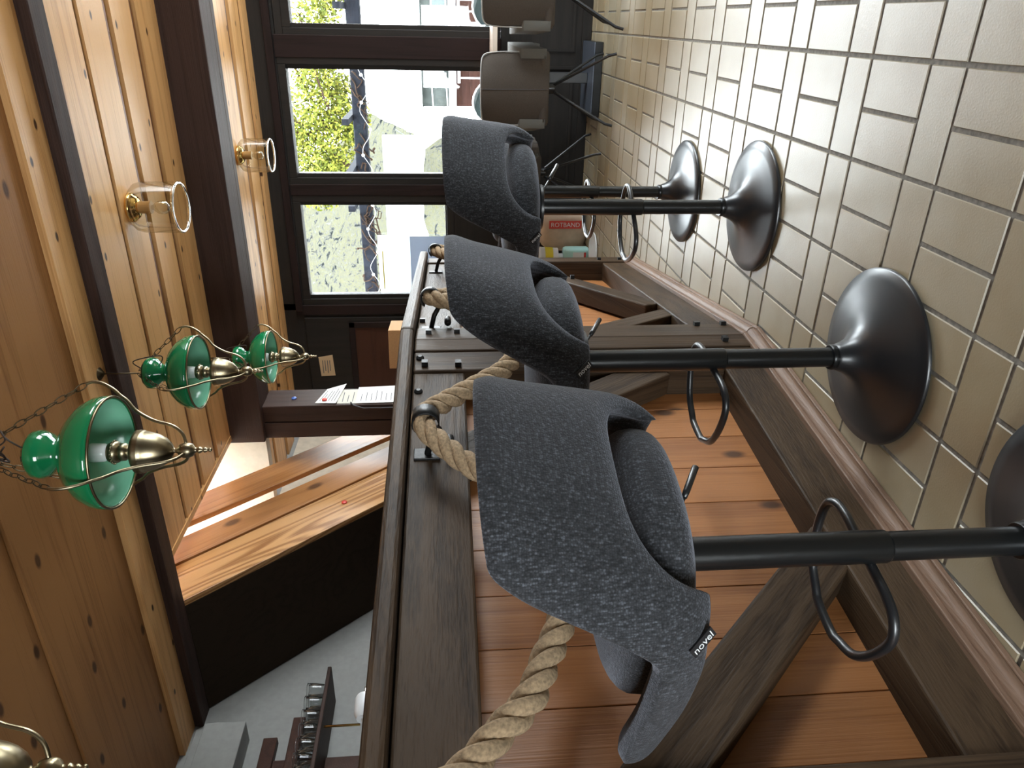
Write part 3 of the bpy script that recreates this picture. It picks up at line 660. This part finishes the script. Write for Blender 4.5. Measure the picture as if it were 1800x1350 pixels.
# ------------------------------------------------------------------ pendant lamps
def make_lamp(ceil_dz):
    root = empty('pendant_lamp', (0,0,0)); S = .933
    L = lambda pr: [(r*S, z*S) for r, z in pr]
    sh = MB().lathe(L([(.150,.262),(.156,.275),(.153,.30),(.138,.33),(.108,.36),(.07,.378),(.043,.388),(.036,.398),(.039,.411),(.057,.427),(.067,.447),(.065,.466),(.052,.479)]), 56, cap=False).build('glass_shade', M['green'], root, smooth=True)
    so = sh.modifiers.new('s', 'SOLIDIFY'); so.thickness = .004; so.offset = -1
    MB().lathe(L([(.146,.264),(.150,.278),(.147,.30),(.133,.327),(.104,.356),(.066,.374),(.038,.385)]), 56, cap=False).build('shade_lining', M['green_in'], sh, smooth=True)
    MB().tube([(.153*S*math.cos(a), .153*S*math.sin(a), .262*S) for a in [2*PI*k/56 for k in range(56)]], .0035, 8, closed=True).build('shade_ring', M['brass'], root, smooth=True)
    # oil font and burner
    MB().lathe(L([(.002,.0),(.005,.002),(.006,.007),(.003,.011),(.006,.016),(.008,.02),(.004,.025),(.009,.031),(.010,.035),(.006,.04),(.008,.046),(.017,.052),(.021,.062),(.021,.076),(.017,.086),(.008,.092),(.006,.10),(.010,.104),(.022,.110),(.035,.122),(.045,.138),(.052,.156),(.056,.172),(.0575,.180),(.0600,.183),(.0575,.187),(.0610,.191),(.0585,.195),(.0600,.199),(.052,.204),(.036,.212),(.022,.218),(.014,.222),(.017,.224),(.024,.23),(.025,.242),(.020,.247)]), 40).build('oil_font', M['brass'], root, smooth=True)
    b = MB().lathe(L([(.020,.246),(.029,.250),(.031,.262),(.026,.274),(.020,.276)]), 32)
    for k in range(20):
        a = 2*PI*k/20; b.ball((.031*S*math.cos(a), .031*S*math.sin(a), .260*S), .0035*S, 4)
    b.build('burner', M['brass'], root, smooth=True)
    MB().lathe(L([(.017,.274),(.025,.285),(.027,.32),(.022,.33),(.01,.336)]), 24).build('bulb', M['bulb'], root, smooth=True)
    zc = ceil_dz-.16
    for k in range(3):
        a = 2*PI*k/3+.25; ca, sa = math.cos(a), math.sin(a)
        pr = [(.018,.07),(.048,.082),(.070,.11),(.086,.16),(.112,.205),(.142,.232),(.158,.252),(.176,.272),(.192,.300),(.197,.325),(.192,.345)]
        pts = catmull([(r*S*ca, r*S*sa, z*S) for r, z in pr], 5)
        MB().tube(pts, .0042, 8).build('arm', M['brass'], root, smooth=True)
        hk = Vector((.190*S*ca, .190*S*sa, .345*S)); tp = Vector((.012*ca, .012*sa, zc)); n = int((tp-hk).length/.027); b = MB()
        dr = (tp-hk).normalized(); s1 = dr.cross(Vector((ca, sa, 0.01))).normalized(); s2 = dr.cross(s1)
        for i in range(n):
            c = hk.lerp(tp, (i+.5)/n); sd = s1 if i % 2 else s2
            b.tube([c+dr*.0175*math.cos(t)+sd*.0075*math.sin(t) for t in [2*PI*j/10 for j in range(10)]], .0016, 5, closed=True)
        b.build('chain', M['brass_dark'], root, smooth=True)
    b = MB(); b.tube([(0,0,ceil_dz-.02),(0,0,zc)], .003, 6); b.lathe([(.002,ceil_dz),(.028,ceil_dz-.001),(.026,ceil_dz-.012),(.010,ceil_dz-.026),(.002,ceil_dz-.03)], 24)
    b.build('ceiling_hook', M['brass_dark'], root, smooth=True)
    b = MB(); random.seed(5)
    b.tube(catmull([(.02*math.cos(t*1.9)*(1+.2*math.sin(t*3)), .024*math.sin(t*1.7), zc-.055+.022*math.sin(t*2.3)) for t in range(14)], 5), .0025, 6)
    b.tube(catmull([(.01,0,zc-.04),(.04,-.02,zc-.09),(.07,-.05,zc-.10),(.05,-.06,.50*S),(.01,-.02,.47*S)], 6), .0022, 6)
    b.build('cable', M['cable'], root, smooth=True)
    return root
M['brass_dark'] = mat('tarnished chain', (.10,.075,.045), .45, 1); M['cable'] = mat('brown lamp cable', (.035,.02,.014), .6)
lamps = [((-1.013,1.687,1.694),'green glass oil-style lamp over the bar, the largest looking of the whole ones'),
         ((-1.258,2.685,1.809),'green glass shade lamp hanging above the bar between the two other whole lamps'),
         ((-1.687,3.78,1.809),'green glass shade lamp hanging by the big dark beam and post, smallest looking'),
         ((-1.172,.899,1.712),'brass lamp only partly in view at the picture corner, arm and finial showing')]
for (x, y, z), lb in lamps:
    l = make_lamp(CH-.0-z); l.location = (x, y, z); l.rotation_euler = (0, 0, {0: .35}.get(0, 0)); tag(l, lb, 'pendant lamp', 'green glass pendant lamps over the bar')
# ------------------------------------------------------------------ clear glass ceiling lamps
def glass_lamp():
    root = empty('ceiling_lamp', (0,0,0))
    MB().lathe([(.055,0),(.062,-.004),(.064,-.014),(.058,-.022),(.052,-.026),(.046,-.036),(.034,-.042)], 40).build('brass_base', M['gold'], root, smooth=True, angle=60)
    MB().lathe([(.026,-.040),(.026,-.085),(.0275,-.09),(.027,-.092),(.012,-.0925)], 32).build('lamp_socket', M['socket'], root, smooth=True, angle=40)
    MB().lathe([(.010,-.092),(.011,-.10),(.018,-.108),(.0265,-.122),(.030,-.137),(.0265,-.153),(.016,-.164),(.004,-.167)], 28).build('bulb', M['bulbglass'], root, smooth=True)
    g = MB().lathe([(.058,-.012),(.082,-.018),(.100,-.034),(.107,-.06),(.108,-.10),(.108,-.19),(.106,-.212)], 56, cap=False).build('glass_cylinder', M['smoke'], root, smooth=True)
    MB().tube([(.103*math.cos(a), .103*math.sin(a), -.214) for a in [2*PI*k/56 for k in range(56)]], .0065, 10, closed=True).build('glass_rim', M['glass'], root, smooth=True)
    return root
M['socket'] = wood('wooden socket', (.25,.12,.04), (.40,.22,.09), 'Z', knots=0, rough=.35); M['bulbglass'] = thin_glass('bulb glass', (.93,.92,.88), .6)
gl = glass_lamp(); gl.location = (-.755, 3.30, CH+.0); tag(gl, 'clear glass cylinder lamp on pine boards between the two dark beams', 'ceiling lamp', 'glass cylinder ceiling lamps')
g2 = copy_tree(gl); g2.location = (-.83, 5.12, CH+.0); g2['label'] = 'clear glass cylinder lamp beyond the big beam, near the window wall'

# ------------------------------------------------------------------ notes on post and door
def sheet(name, pts, mt, label, cat, th=.0015, lines=0, nrm=(1,0,0), parent=None, group=None):
    n3 = Vector(nrm); V = [Vector(p) for p in pts]; b = MB()
    b.hexa([*V, *[v+n3*th for v in V]]); c = sum(V, Vector())/4
    o = b.build(name, mt); tag(o, label, cat, group)
    if lines:
        b = MB(); random.seed(len(label))
        for k in range(lines):
            t = (k+1)/(lines+1.0); a = V[0].lerp(V[3], t); d = V[1].lerp(V[2], t); p = a.lerp(d, .12); q = a.lerp(d, .12+.7*random.uniform(.6, 1)); e = (V[3]-V[0]).normalized()*.0022
            b.hexa([p-e+n3*th, q-e+n3*th, q+e+n3*th, p+e+n3*th, p-e+n3*(th+.0004), q-e+n3*(th+.0004), q+e+n3*(th+.0004), p+e+n3*(th+.0004)])
        b.build('writing', M['ink'], o)
    return o
Yd = WY-.02
sheet('note', [(-2.62,Yd,2.20),(-2.60,Yd,2.08),(-2.795,Yd,2.07),(-2.80,Yd,2.19)], M['kraft'], 'small kraft paper note pinned on the black door', 'note', nrm=(0,-1,0), lines=0)
b = MB()
for k in range(4):
    x = -2.60-.02*0; zz = 2.165-.02*k; b.box((-2.77+.02*(k % 2), Yd-.0022, zz), (-2.65, Yd-.0018, zz+.006))
tag(b.build('note_writing', M['ink']), 'lines of dark writing on the kraft note', 'note')
bpy.data.objects['note_writing'].parent = bpy.data.objects['note']
del bpy.data.objects['note_writing']['category']
Xp = -2.165
sheet('receipt', [(Xp+.002,4.13,1.92),(Xp+.002,4.32,1.87),(Xp+.006,4.385,1.755),(Xp+.006,4.115,1.79)], M['paper'], 'curled white receipt pinned highest on the post side', 'receipt', lines=6)
sheet('leaflet', [(Xp,4.12,1.785),(Xp,4.31,1.785),(Xp,4.31,1.66),(Xp,4.12,1.66)], M['paper2'] if 'paper2' in M else M['kraft'], 'worn pale leaflet on the post, between receipt and large sheet', 'leaflet', lines=3)
sheet('paper_sheet', [(Xp+.003,4.115,1.67),(Xp+.003,4.335,1.67),(Xp+.005,4.35,1.36),(Xp+.005,4.115,1.36)], M['paper'], 'large white sheet hanging lowest on the dark post', 'paper', lines=9)
def pin(name, loc, mt, label):
    b = MB(); x, y, z = loc
    b.tube([(x, y, z), (x+.006, y, z), (x+.010, y, z)], [.016, .016, .011], 16); o = b.build(name, mt, smooth=True, angle=40); return tag(o, label, 'magnet')
pin('magnet', (Xp, 4.20, 2.06), M['blue'], 'round blue magnet high on the dark post')
pin('magnet', (Xp+.008, 4.16, 1.865), M['red'], 'red magnet holding the receipt on the dark post')
pin('magnet', (SX, 3.62, 5.965-sm*3.62), M['red'], 'red round sticker button on the oak stair stringer')
tag(MB().tube([(Xp+.004,4.13,1.70),(Xp+.012,4.11,1.695),(Xp+.004,4.09,1.68),(Xp-.02,4.092,1.62),(Xp-.02,4.092,1.36)], .004, 8).build('paper_clip_cord', M['ink'], smooth=True), 'thin dark cord hanging from a clip on the post', 'cord')

# cardboard boxes behind the bar
def crate(loc, sz, rz, label):
    r = empty('cardboard_box', loc, rz); x, y, z = sz
    MB().box((-x/2,-y/2,0),(x/2,y/2,z)).build('carton', M['card'], r, bevel=.004)
    MB().box((-x/2+.01,-.002,z),(x/2-.01,.002,z+.001)).build('flap_seam', M['ink'], r)
    return tag(r, label, 'box')
crate((-2.05,4.78,1.02), (.27,.3,.47), .15, 'brown cardboard box standing beyond the bar before the black door')
bk = tag(empty('back_table', (-2.05,4.78,0)), 'dark side table under the cardboard box', 'table')
MB().box((-.25,-.25,.98),(.25,.25,1.02)).build('table_top', M['beam_x'], bk)
for a in (-1,1):
    for c in (-1,1): MB().box((a*.22-.02,c*.22-.02,0),(a*.22+.02,c*.22+.02,.98)).build('leg', M['beam_z'], bk)

# wall rack with glasses behind the bar
rk = tag(empty('glass_rack', (XL+.001, 2.55, 1.55)), 'dark wooden wall rack with shelf behind the bar', 'rack')
Bx = lambda a, c, n, mt=M['reddark'], bv=.004: MB().box(a, c).build(n, mt, rk, bevel=bv)
Bx((.0,-.16,-.35),(.03,-.06,.50),'upright'); Bx((.0,-.9,-.35),(.03,-.8,.5),'upright'); Bx((.0,-.95,.43),(.045,.06,.50),'cross_rail'); Bx((.0,-.95,.31),(.05,.17,.37),'cross_rail')
Bx((.0,-1.0,.175),(.26,.30,.195),'shelf',M['beam_y']); Bx((.0,-1.0,-.10),(.16,.22,-.08),'shelf',M['beam_y'])
MB().tube([(.2,-.02,.175),(.2,-.02,.0)], .006, 8).build('hook', M['gold'], rk)
def tumbler():
    r = empty('drinking_glass', (0,0,0))
    b = MB().lathe([(.001,.0),(.030,.0),(.032,.006),(.027,.02),(.030,.04),(.034,.07),(.035,.105)], 20, cap=False); b.build('bowl', M['tumbler'], r, smooth=True)
    MB().tube([(.035*math.cos(a), .035*math.sin(a), .105) for a in [2*PI*k/20 for k in range(20)]], .0016, 6, closed=True).build('rim', M['glass'], r, smooth=True)
    return r
tg0 = tumbler(); k = 0
for i in range(8):
    for j in range(2):
        t = tg0 if k == 0 else copy_tree(tg0); k += 1
        t.location = (XL+.065+.085*j, 2.80-.082*i, 1.7455)
        tag(t, 'clear drinking glass in the crowded rows on the dark wall shelf', 'drinking glass', 'glasses on the wall shelf')
struct(MB().box((XL, .6, 2.13), (XL+.14, 2.64, 2.33)).box((XL, .6, 2.33), (XL+.05, 2.68, 2.40)).build('trim_9', M['white'], bevel=.004))
# white plug adapter lying on the bar top
pg = tag(empty('power_plug', (PT('N', -1.30, .10).x, PT('N', -1.30, .10).y, 1.2325)), 'white power plug lying on the bar top with its pins up', 'plug')
b = MB().lathe([(.001,0),(.012,0),(.018,.012),(.019,.045),(.017,.05)], 20); b.v = [(z*.0+x, y_, z) for x, y_, z in b.v]
mt = Matrix.Rotation(math.radians(-90), 4, 'X') @ Matrix.Identity(4)
b.v = [tuple(Matrix.Translation((0,-.02,.019)) @ mt @ Vector(q)) for q in b.v]; b.build('plug_body', M['wplastic'], pg, smooth=True, angle=40)
for x in (-.009, .009): MB().tube([(x,.028,.019),(x,.047,.019)], .0024, 8).build('pin', M['steel'] if 'steel' in M else M['gold'], pg, smooth=True)
MB().tube(catmull([(0,-.02,.019),(.0,-.05,.012),(.02,-.09,.005),(.06,-.13,.004)], 6), .0035, 8).build('cable', M['wplastic'], pg, smooth=True)

# ------------------------------------------------------------------ dining chairs and table by the windows
def dining_chair(sx_=1):
    r = empty('dining_chair', (0,0,0))
    # local: facing +Y, back at -Y (towards the camera); seat .47
    b = MB(); V = []; Fc = []; n = 13; nzz = 9
    W = .215; z0, z1 = .42, .85
    for side in (0, 1):
        for j in range(nzz):
            t = j/(nzz-1); z = z0+(z1-z0)*t
            for i in range(n):
                u = -1+2*i/(n-1); cr = 1-.10*max(0, (t-.75)/.25)**2
                x = W*u*cr*(1-.05*(1-t)); z_ = z-.012*(u**4)*t
                y_ = -.21-.05*t+.05*u*u+(.042 if side else 0)
                V.append((x, y_, z_))
    for s in range(2):
        o_ = s*n*nzz
        for j in range(nzz-1):
            for i in range(n-1):
                q = (o_+j*n+i, o_+j*n+i+1, o_+(j+1)*n+i+1, o_+(j+1)*n+i); Fc.append(q if s == 0 else tuple(reversed(q)))
    m1 = n*nzz
    for j in range(nzz-1):
        for i in (0, n-1):
            q = (j*n+i, (j+1)*n+i, m1+(j+1)*n+i, m1+j*n+i); Fc.append(q if i == 0 else tuple(reversed(q)))
    for i in range(n-1):
        for j in (0, nzz-1):
            q = (j*n+i, m1+j*n+i, m1+j*n+i+1, j*n+i+1); Fc.append(q if j == 0 else tuple(reversed(q)))
    b.add(V, Fc); bk_ = b.build('backrest', M['grey_uph'], r, smooth=True, angle=60, bevel=.008)
    MB().tube([(.0,-.212,.425),(.0,-.232,.6),(.0,-.262,.85)], .0016, 6).build('seam', M['ink'], bk_)
    pts = [(W*.95,-.165,.44),(W,-.185,.62),(W*.97,-.205,.78),(W*.88,-.22,.835),(W*.6,-.24,.85),(0,-.25,.853),(-W*.6,-.24,.85),(-W*.88,-.22,.835),(-W*.97,-.205,.78),(-W,-.185,.62),(-W*.95,-.165,.44)]
    MB().tube(catmull(pts, 5), .004, 6).build('piping', M['piping'], bk_, smooth=True)
    MB().box((-.225,-.20,.415),(.225,.24,.485)).build('seat', M['grey_uph'], r, smooth=True, bevel=.03)
    for s in (-1, 1):
        pts = [(s*.205,-.20,.60),(s*.225,-.12,.655),(s*.242,.02,.665),(s*.242,.14,.65),(s*.235,.20,.58),(s*.225,.21,.48)]
        b = MB(); p = catmull(pts, 5); V = []
        for q in p: V += [q+Vector((-.028*s,0,.0)), q+Vector((.028*s,0,0)), q+Vector((.028*s,0,-min(.16, max(.02, q.z-.44)))), q+Vector((-.028*s,0,-min(.16, max(.02, q.z-.44))))]
        Fc = []
        for i in range(len(p)-1):
            for k in range(4): Fc.append((i*4+k, i*4+(k+1) % 4, (i+1)*4+(k+1) % 4, (i+1)*4+k))
        b.add(V, Fc+[(3,2,1,0), tuple((len(p)-1)*4+k for k in range(4))]); b.build('armrest', M['light_uph'], r, smooth=True, bevel=.008)
    MB().lathe([(.03,.355),(.035,.36),(.035,.405),(.06,.415)], 16).build('hub', M['metal_black'], r, smooth=True, angle=40)
    for a in (45,135,225,315):
        c, s = math.cos(math.radians(a)), math.sin(math.radians(a))
        MB().tube([(.02*c,.02*s,.375),(.285*c,.285*s,.05),(.30*c,.30*s,.004)], .009, 8).build('leg', M['metal_black'], r, smooth=True, angle=30)
    return r
dc = dining_chair(); dc.location = (-.395, 5.13, 0); dc.rotation_euler = (0,0,math.radians(2)); tag(dc, 'taupe dining chair with its seamed back in full view by the windows', 'chair', 'taupe dining chairs by the windows')
for loc, rz, lb in (((.19,4.99,0), -4, 'taupe dining chair cut by the picture edge beside the full one'), ((-.99,5.44,0), 80, 'taupe dining chair mostly hidden behind the third bar stool')):
    c_ = copy_tree(dc); c_.location = loc; c_.rotation_euler = (0,0,math.radians(rz)); c_['label'] = lb
tbl = tag(empty('dining_table', (-.36,5.62,0)), 'pale topped table on a black square foot between the dining chairs', 'table')
MB().box((-.33,-.12,.71),(.42,.22,.745)).build('table_top', M['table_top'], tbl, bevel=.004)
MB().box((-.24,-.24,0),(.24,.22,.055)).build('foot_block', M['metal_pole'], tbl, bevel=.004); MB().box((-.238,-.238,.055),(.238,.218,.06)).build('foot_plate', M['plate'], tbl); MB().box((-.035,-.035,.06),(.035,.035,.71)).build('column', M['metal_black'], tbl, bevel=.003)

# ------------------------------------------------------------------ building supplies by the far wall
sk = empty('plaster_sack', (-1.46,5.60,0), .05); tag(sk, 'beige paper plaster sack with red printed band, standing by the far wall', 'sack')
b = MB(); V = []; Fc = []; nu = 28; nv = 16
for j in range(nv+1):
    t = j/nv; z = .37*t; k = 1-.55*abs(2*t-1)**5
    for i in range(nu):
        a = 2*PI*i/nu; ca = math.copysign(abs(math.cos(a))**.5, math.cos(a)); sa = math.copysign(abs(math.sin(a))**.6, math.sin(a))
        w_ = .15*k*(1+.03*math.sin(9*t+3*a)); V.append((ca*w_, sa*.075*k*(1+.06*math.sin(7*a+5*t)), z))
for j in range(nv):
    for i in range(nu): i2 = (i+1) % nu; Fc.append((j*nu+i, j*nu+i2, (j+1)*nu+i2, (j+1)*nu+i))
Fc += [tuple(reversed(range(nu))), tuple(nv*nu+i for i in range(nu))]
b.add(V, Fc); b.build('sack_body', M['sack'], sk, smooth=True)
o = MB().box((.03,-.088,.05),(.09,-.082,.30)).build('printed_band', M['red'], sk)
text_mesh('lettering', 'ROTBAND', .047, M['paper'], Matrix.Translation((.06,-.0895,.17)) @ Matrix.Rotation(math.radians(90), 4, 'Y') @ Matrix.Rotation(math.radians(90), 4, 'X') if False else Matrix(((0,1,0,.058),(0,0,-1,-.0895),(-1,0,0,.175),(0,0,0,1))), o, .0004)
can = tag(empty('canister', (-1.62,5.42,0)), 'mint plastic canister with a small label, beside the plaster sack', 'canister')
MB().box((-.075,-.05,0),(.075,.05,.20)).build('canister_body', M['mint'], can, smooth=True, bevel=.02); MB().lathe([(.028,.195),(.028,.235),(.02,.24)], 16).build('cap', M['wplastic'], can, smooth=True)
lb = MB().box((-.05,-.0525,.03),(.05,-.0505,.13)).build('paper_label', M['paper'], can)
MB().box((-.05,-.0535,.03),(.05,-.0525,.045)).build('red_stripe', M['red'], lb)
pk = tag(empty('paint_tub', (-1.62,5.42,.241)), 'white tub with yellow label stacked on top of the mint canister', 'tub')
MB().lathe([(.07,0),(.078,.13),(.08,.135)], 24).build('tub_body', M['wplastic'], pk, smooth=True, angle=40); MB().lathe([(.0745,.04),(.0785,.10)], 24, cap=False).build('tub_label', M['yellow'], pk, smooth=True)
ld = tag(empty('bucket_lid', (-1.52,5.22,.0005)), 'white round bucket lid leaning low before the supplies', 'lid')
b = MB().lathe([(.001,0),(.13,0),(.14,.006),(.14,.014),(.13,.012),(.001,.012)], 36); b.v = [tuple(Matrix.Translation((0,0,.0)) @ Vector(q)) for q in b.v]; b.build('lid_disc', M['wplastic'], ld, smooth=True, angle=40)

# ------------------------------------------------------------------ menu display in the left window
mh = tag(empty('menu_display', (-1.82,WY+.015,1.08)), 'pale printed sheets in a clear holder standing inside the window above the bar end', 'menu display')
MB().box((-.24,-.004,.30),(.25,.0,.56)).build('upper_sheet', M['sheet_w'], mh); MB().box((-.25,-.006,.02),(.24,-.002,.30)).build('lower_sheet', M['sheet_g'], mh)
MB().box((-.2,-.006,.52),(.12,-.005,.528)).build('orange_line', M['yellow'], mh)

# ------------------------------------------------------------------ outside
struct(MB().box((-7,WY+.13,-.6),(7,11,-.25)).build('ground', M['terrace']))
struct(MB().box((-40,11,-6),(40,60,-3.2)).build('ground', M['terrace']))
pb = tag(empty('pergola', (-1.0,8.5,0)), 'dark grey pergola beam overgrown with bare vines outside the windows', 'pergola')
MB().box((-6,-.07,1.92),(5,.07,2.065)).build('beam', M['outbeam'], pb, bevel=.01)
for x in (-5.5, 4.8): MB().box((x-.07,-.07,-.25),(x+.07,.07,1.92)).build('post', M['outbeam'], pb)
for x in (.03,-.50+.5,-1.05+.55,-.95): pass
for x in (.035, -.495, -1.9+1.05, 1.1): MB().box((x-.03,-.5,2.06),(x+.03,.5,2.13)).build('rafter', M['outbeam'], pb)
b = MB(); random.seed(3)
for k in range(46):
    x = random.uniform(-2.6, .9) if k < 30 else random.uniform(-2.6,-.9); pts = []
    z = random.uniform(1.86, 2.0); y_ = -.09
    for i in range(6):
        pts.append((x, y_+random.uniform(-.03,.02), z)); x += random.uniform(-.05,.10); z += random.uniform(-.06,.065); z = max(1.82, min(2.12, z))
    b.tube(catmull(pts, 4), random.uniform(.004,.009), 5)
b.build('vine', M['bark'], pb, smooth=True)
ls = MB(); pts = []
for i in range(40): pts.append((-2.6+i*.09, -.12, 1.93+.05*math.sin(i*1.3)))
lt = tag(empty('string_lights', (-1.0,8.5,0)), 'string of small pale bulbs wound along the pergola beam', 'string lights')
MB().tube(catmull(pts, 3), .003, 5).build('wire', M['pale'], lt)
for i in range(1, 40, 3): MB().ball((pts[i][0], pts[i][1]-.01, pts[i][2]), .017, 6).build('bulb', M['bulb'], lt, smooth=True)

# hillside: a steep scree slope rising to the left beyond the pergola
def ground_patch(name, x0, x1, ya, yb, zf, nx, ny, mt, amp):
    V = []; Fc = []
    for j in range(ny+1):
        for i in range(nx+1):
            x = x0+(x1-x0)*i/nx; t = j/ny; y_ = ya+(yb-ya)*t
            V.append((x, y_, zf(x, t)+amp*mnoise.noise(Vector((x*1.1, y_*1.1, 3)))+amp*.5*mnoise.noise(Vector((x*3.1, y_*3.1, 9)))))
    for j in range(ny):
        for i in range(nx): Fc.append((j*(nx+1)+i, j*(nx+1)+i+1, (j+1)*(nx+1)+i+1, (j+1)*(nx+1)+i))
    o = MB().add(V, Fc).build(name, mt, smooth=True); o['kind'] = 'structure'; return o
ground_patch('hillside', -34, -2.9, 20.5, 27, lambda x, t: 1.6+t*(max(0, 4.1+(-3.2-x)*1.0-1.6)), 90, 40, M['hill'], .18)
ground_patch('hillside', -16, -2.2, 15, 19, lambda x, t: -2.4+3.95*min(1, t*1.6)*min(1, .55+max(0, (-2.2-x))*.8), 60, 24, M['hill'], .15)
struct(MB().box((-14,20.0,-1),(-2.75,20.3,2.72)).build('pale_band_slab', M['pale']))  # added slab standing in for the white band of road and haze
# tree
tr = tag(empty('tree', (-2.7,17.0,2.4)), 'yellow green leafy tree outside, behind the pergola beam', 'tree')
b = MB(); random.seed(11)
b.tube(catmull([(-.85,0,-2.5),(-.8,0,0),(-.3,0,.8),(.5,.1,1.8)], 5), [.10-.004*i for i in range(16)], 8)
for k in range(9):
    a = random.uniform(-.6, 2.6); b.tube(catmull([(.2+.05*k,0,.5+.12*k),(.6+.3*a,random.uniform(-.4,.4),.9+.1*k),(1.0+.9*a,random.uniform(-.6,.6),1.1+.15*k)], 4), .025, 5)
b.build('branches', M['bark'], tr, smooth=True)
b = MB()
blobs = [(.1,0,1.35,.85),(.9,.1,1.45,.75),(1.7,0,1.35,.55),(.7,0,.75,.5),(-.6,.2,1.5,.7),(2.7,0,1.25,.5),(3.2,.3,1.0,.45),(.2,.2,2.2,.6),(1.3,.3,.95,.35)]
for cx, cy, cz, r in blobs:
    for k in range(int(3400*r*r)+200):
        d = Vector((random.gauss(0,1), random.gauss(0,1), random.gauss(0,1))).normalized()*r*(random.random()**.4); c = Vector((cx, cy, cz))+d
        s = random.uniform(.03,.06); a = Vector((random.gauss(0,1), random.gauss(0,1), random.gauss(0,1))).normalized()*s; e = a.orthogonal().normalized()*s*.6
        b.add([c-a, c+e, c+a, c-e], [(0,1,2,3)])
b.build('foliage', M['leaf'], tr)
# chalet
ch = tag(empty('chalet', (-.75,20.5,-3.2)), 'brown and grey chalet with white bands seen low through the window', 'house')
MB().box((-1.3,0,0),(5,5,3.98)).build('lower_wall', M['chalet'], ch); MB().box((-1.3,-.1,4.17),(5,5,4.85)).build('upper_wall', M['housegrey'], ch)
MB().box((-1.3,-.35,3.98),(5,5,4.17)).build('white_band', M['pale'], ch)
MB().add([(-1.4,-.3,4.85),(5.4,-.3,4.85),(5.4,5.4,4.85),(-1.4,5.4,4.85),(1,1.8,5.0),(4,1.8,5.0)], [(0,1,5,4),(1,2,5),(2,3,4,5),(3,0,4),(3,2,1,0)]).build('roof', M['housegrey'], ch)
for k in range(3):
    f = MB().box((.3+.6*k,-.13,4.2),(.75+.6*k,-.1,4.6)).build('window', M['pale'], ch); MB().box((.33+.6*k,-.14,4.24),(.72+.6*k,-.13,4.56)).build('glazing', M['teal'], f)
b = MB()
for k in range(18): b.box((-.6+.25*k,-.5,3.2),(-.56+.25*k,-.46,3.9))
b.box((-.7,-.52,3.88),(5,-.44,3.95)); b.build('railing', M['pale'], ch)
# second house with stair rail further left
h2 = tag(empty('white_balcony', (-1.9,19.0,-3.2)), 'white balcony railings with slanting poles seen through the middle window', 'railing')
b = MB()
for z in (4.25,4.6,4.95): b.bar((-1.3,0,z-.1),(.75,.0,z), .03, .03)
for k in range(12): b.bar((-1.2+.17*k,0,3.6),(-1.2+.17*k,0,4.9), .02, .02)
b.build('balusters', M['pale'], h2)
for (x, z) in ((-.55,5.9),(-.9,5.5),(-.1,5.6)): MB().bar((x,0,4.9),(x+.35,0,z), .015, .015).build('pole', M['teal'], h2)
# garden chairs
def gchair(loc, lb):
    r = tag(empty('garden_chair', loc), lb, 'garden chair', 'round backed garden chairs on the terrace')
    n = 24; b = MB(); V = [(.21*math.cos(2*PI*k/n), .02+.05*abs(math.cos(2*PI*k/n)), .83+.25*math.sin(2*PI*k/n)) for k in range(n)]
    V2 = [(x, y_+.012, z) for x, y_, z in V]
    b.add(V+V2, [tuple(range(n)), tuple(reversed(range(n, 2*n)))]+[(k, n+k, n+(k+1) % n, (k+1) % n) for k in range(n)]); bb = b.build('back_shell', M['teal'], r)
    MB().tube(V, .008, 6, closed=True).build('rim', M['rim'], bb, smooth=True)
    MB().lathe([(.01,.60),(.20,.60),(.22,.62),(.2,.635),(.01,.63)], 24, (0,.2,0)).build('seat', M['teal'], r, smooth=True)
    for a in (45,135,225,315): MB().tube([(.15*math.cos(math.radians(a)),.2+.15*math.sin(math.radians(a)),.6),(.2*math.cos(math.radians(a)),.2+.2*math.sin(math.radians(a)),0)], .01, 6).build('leg', M['rim'], r)
    return r
gchair((-.66,6.9,-.25), 'dark teal round backed garden chair outside the middle window'); gchair((.10,6.9,-.25), 'dark teal round backed garden chair outside the window nearest the picture edge')
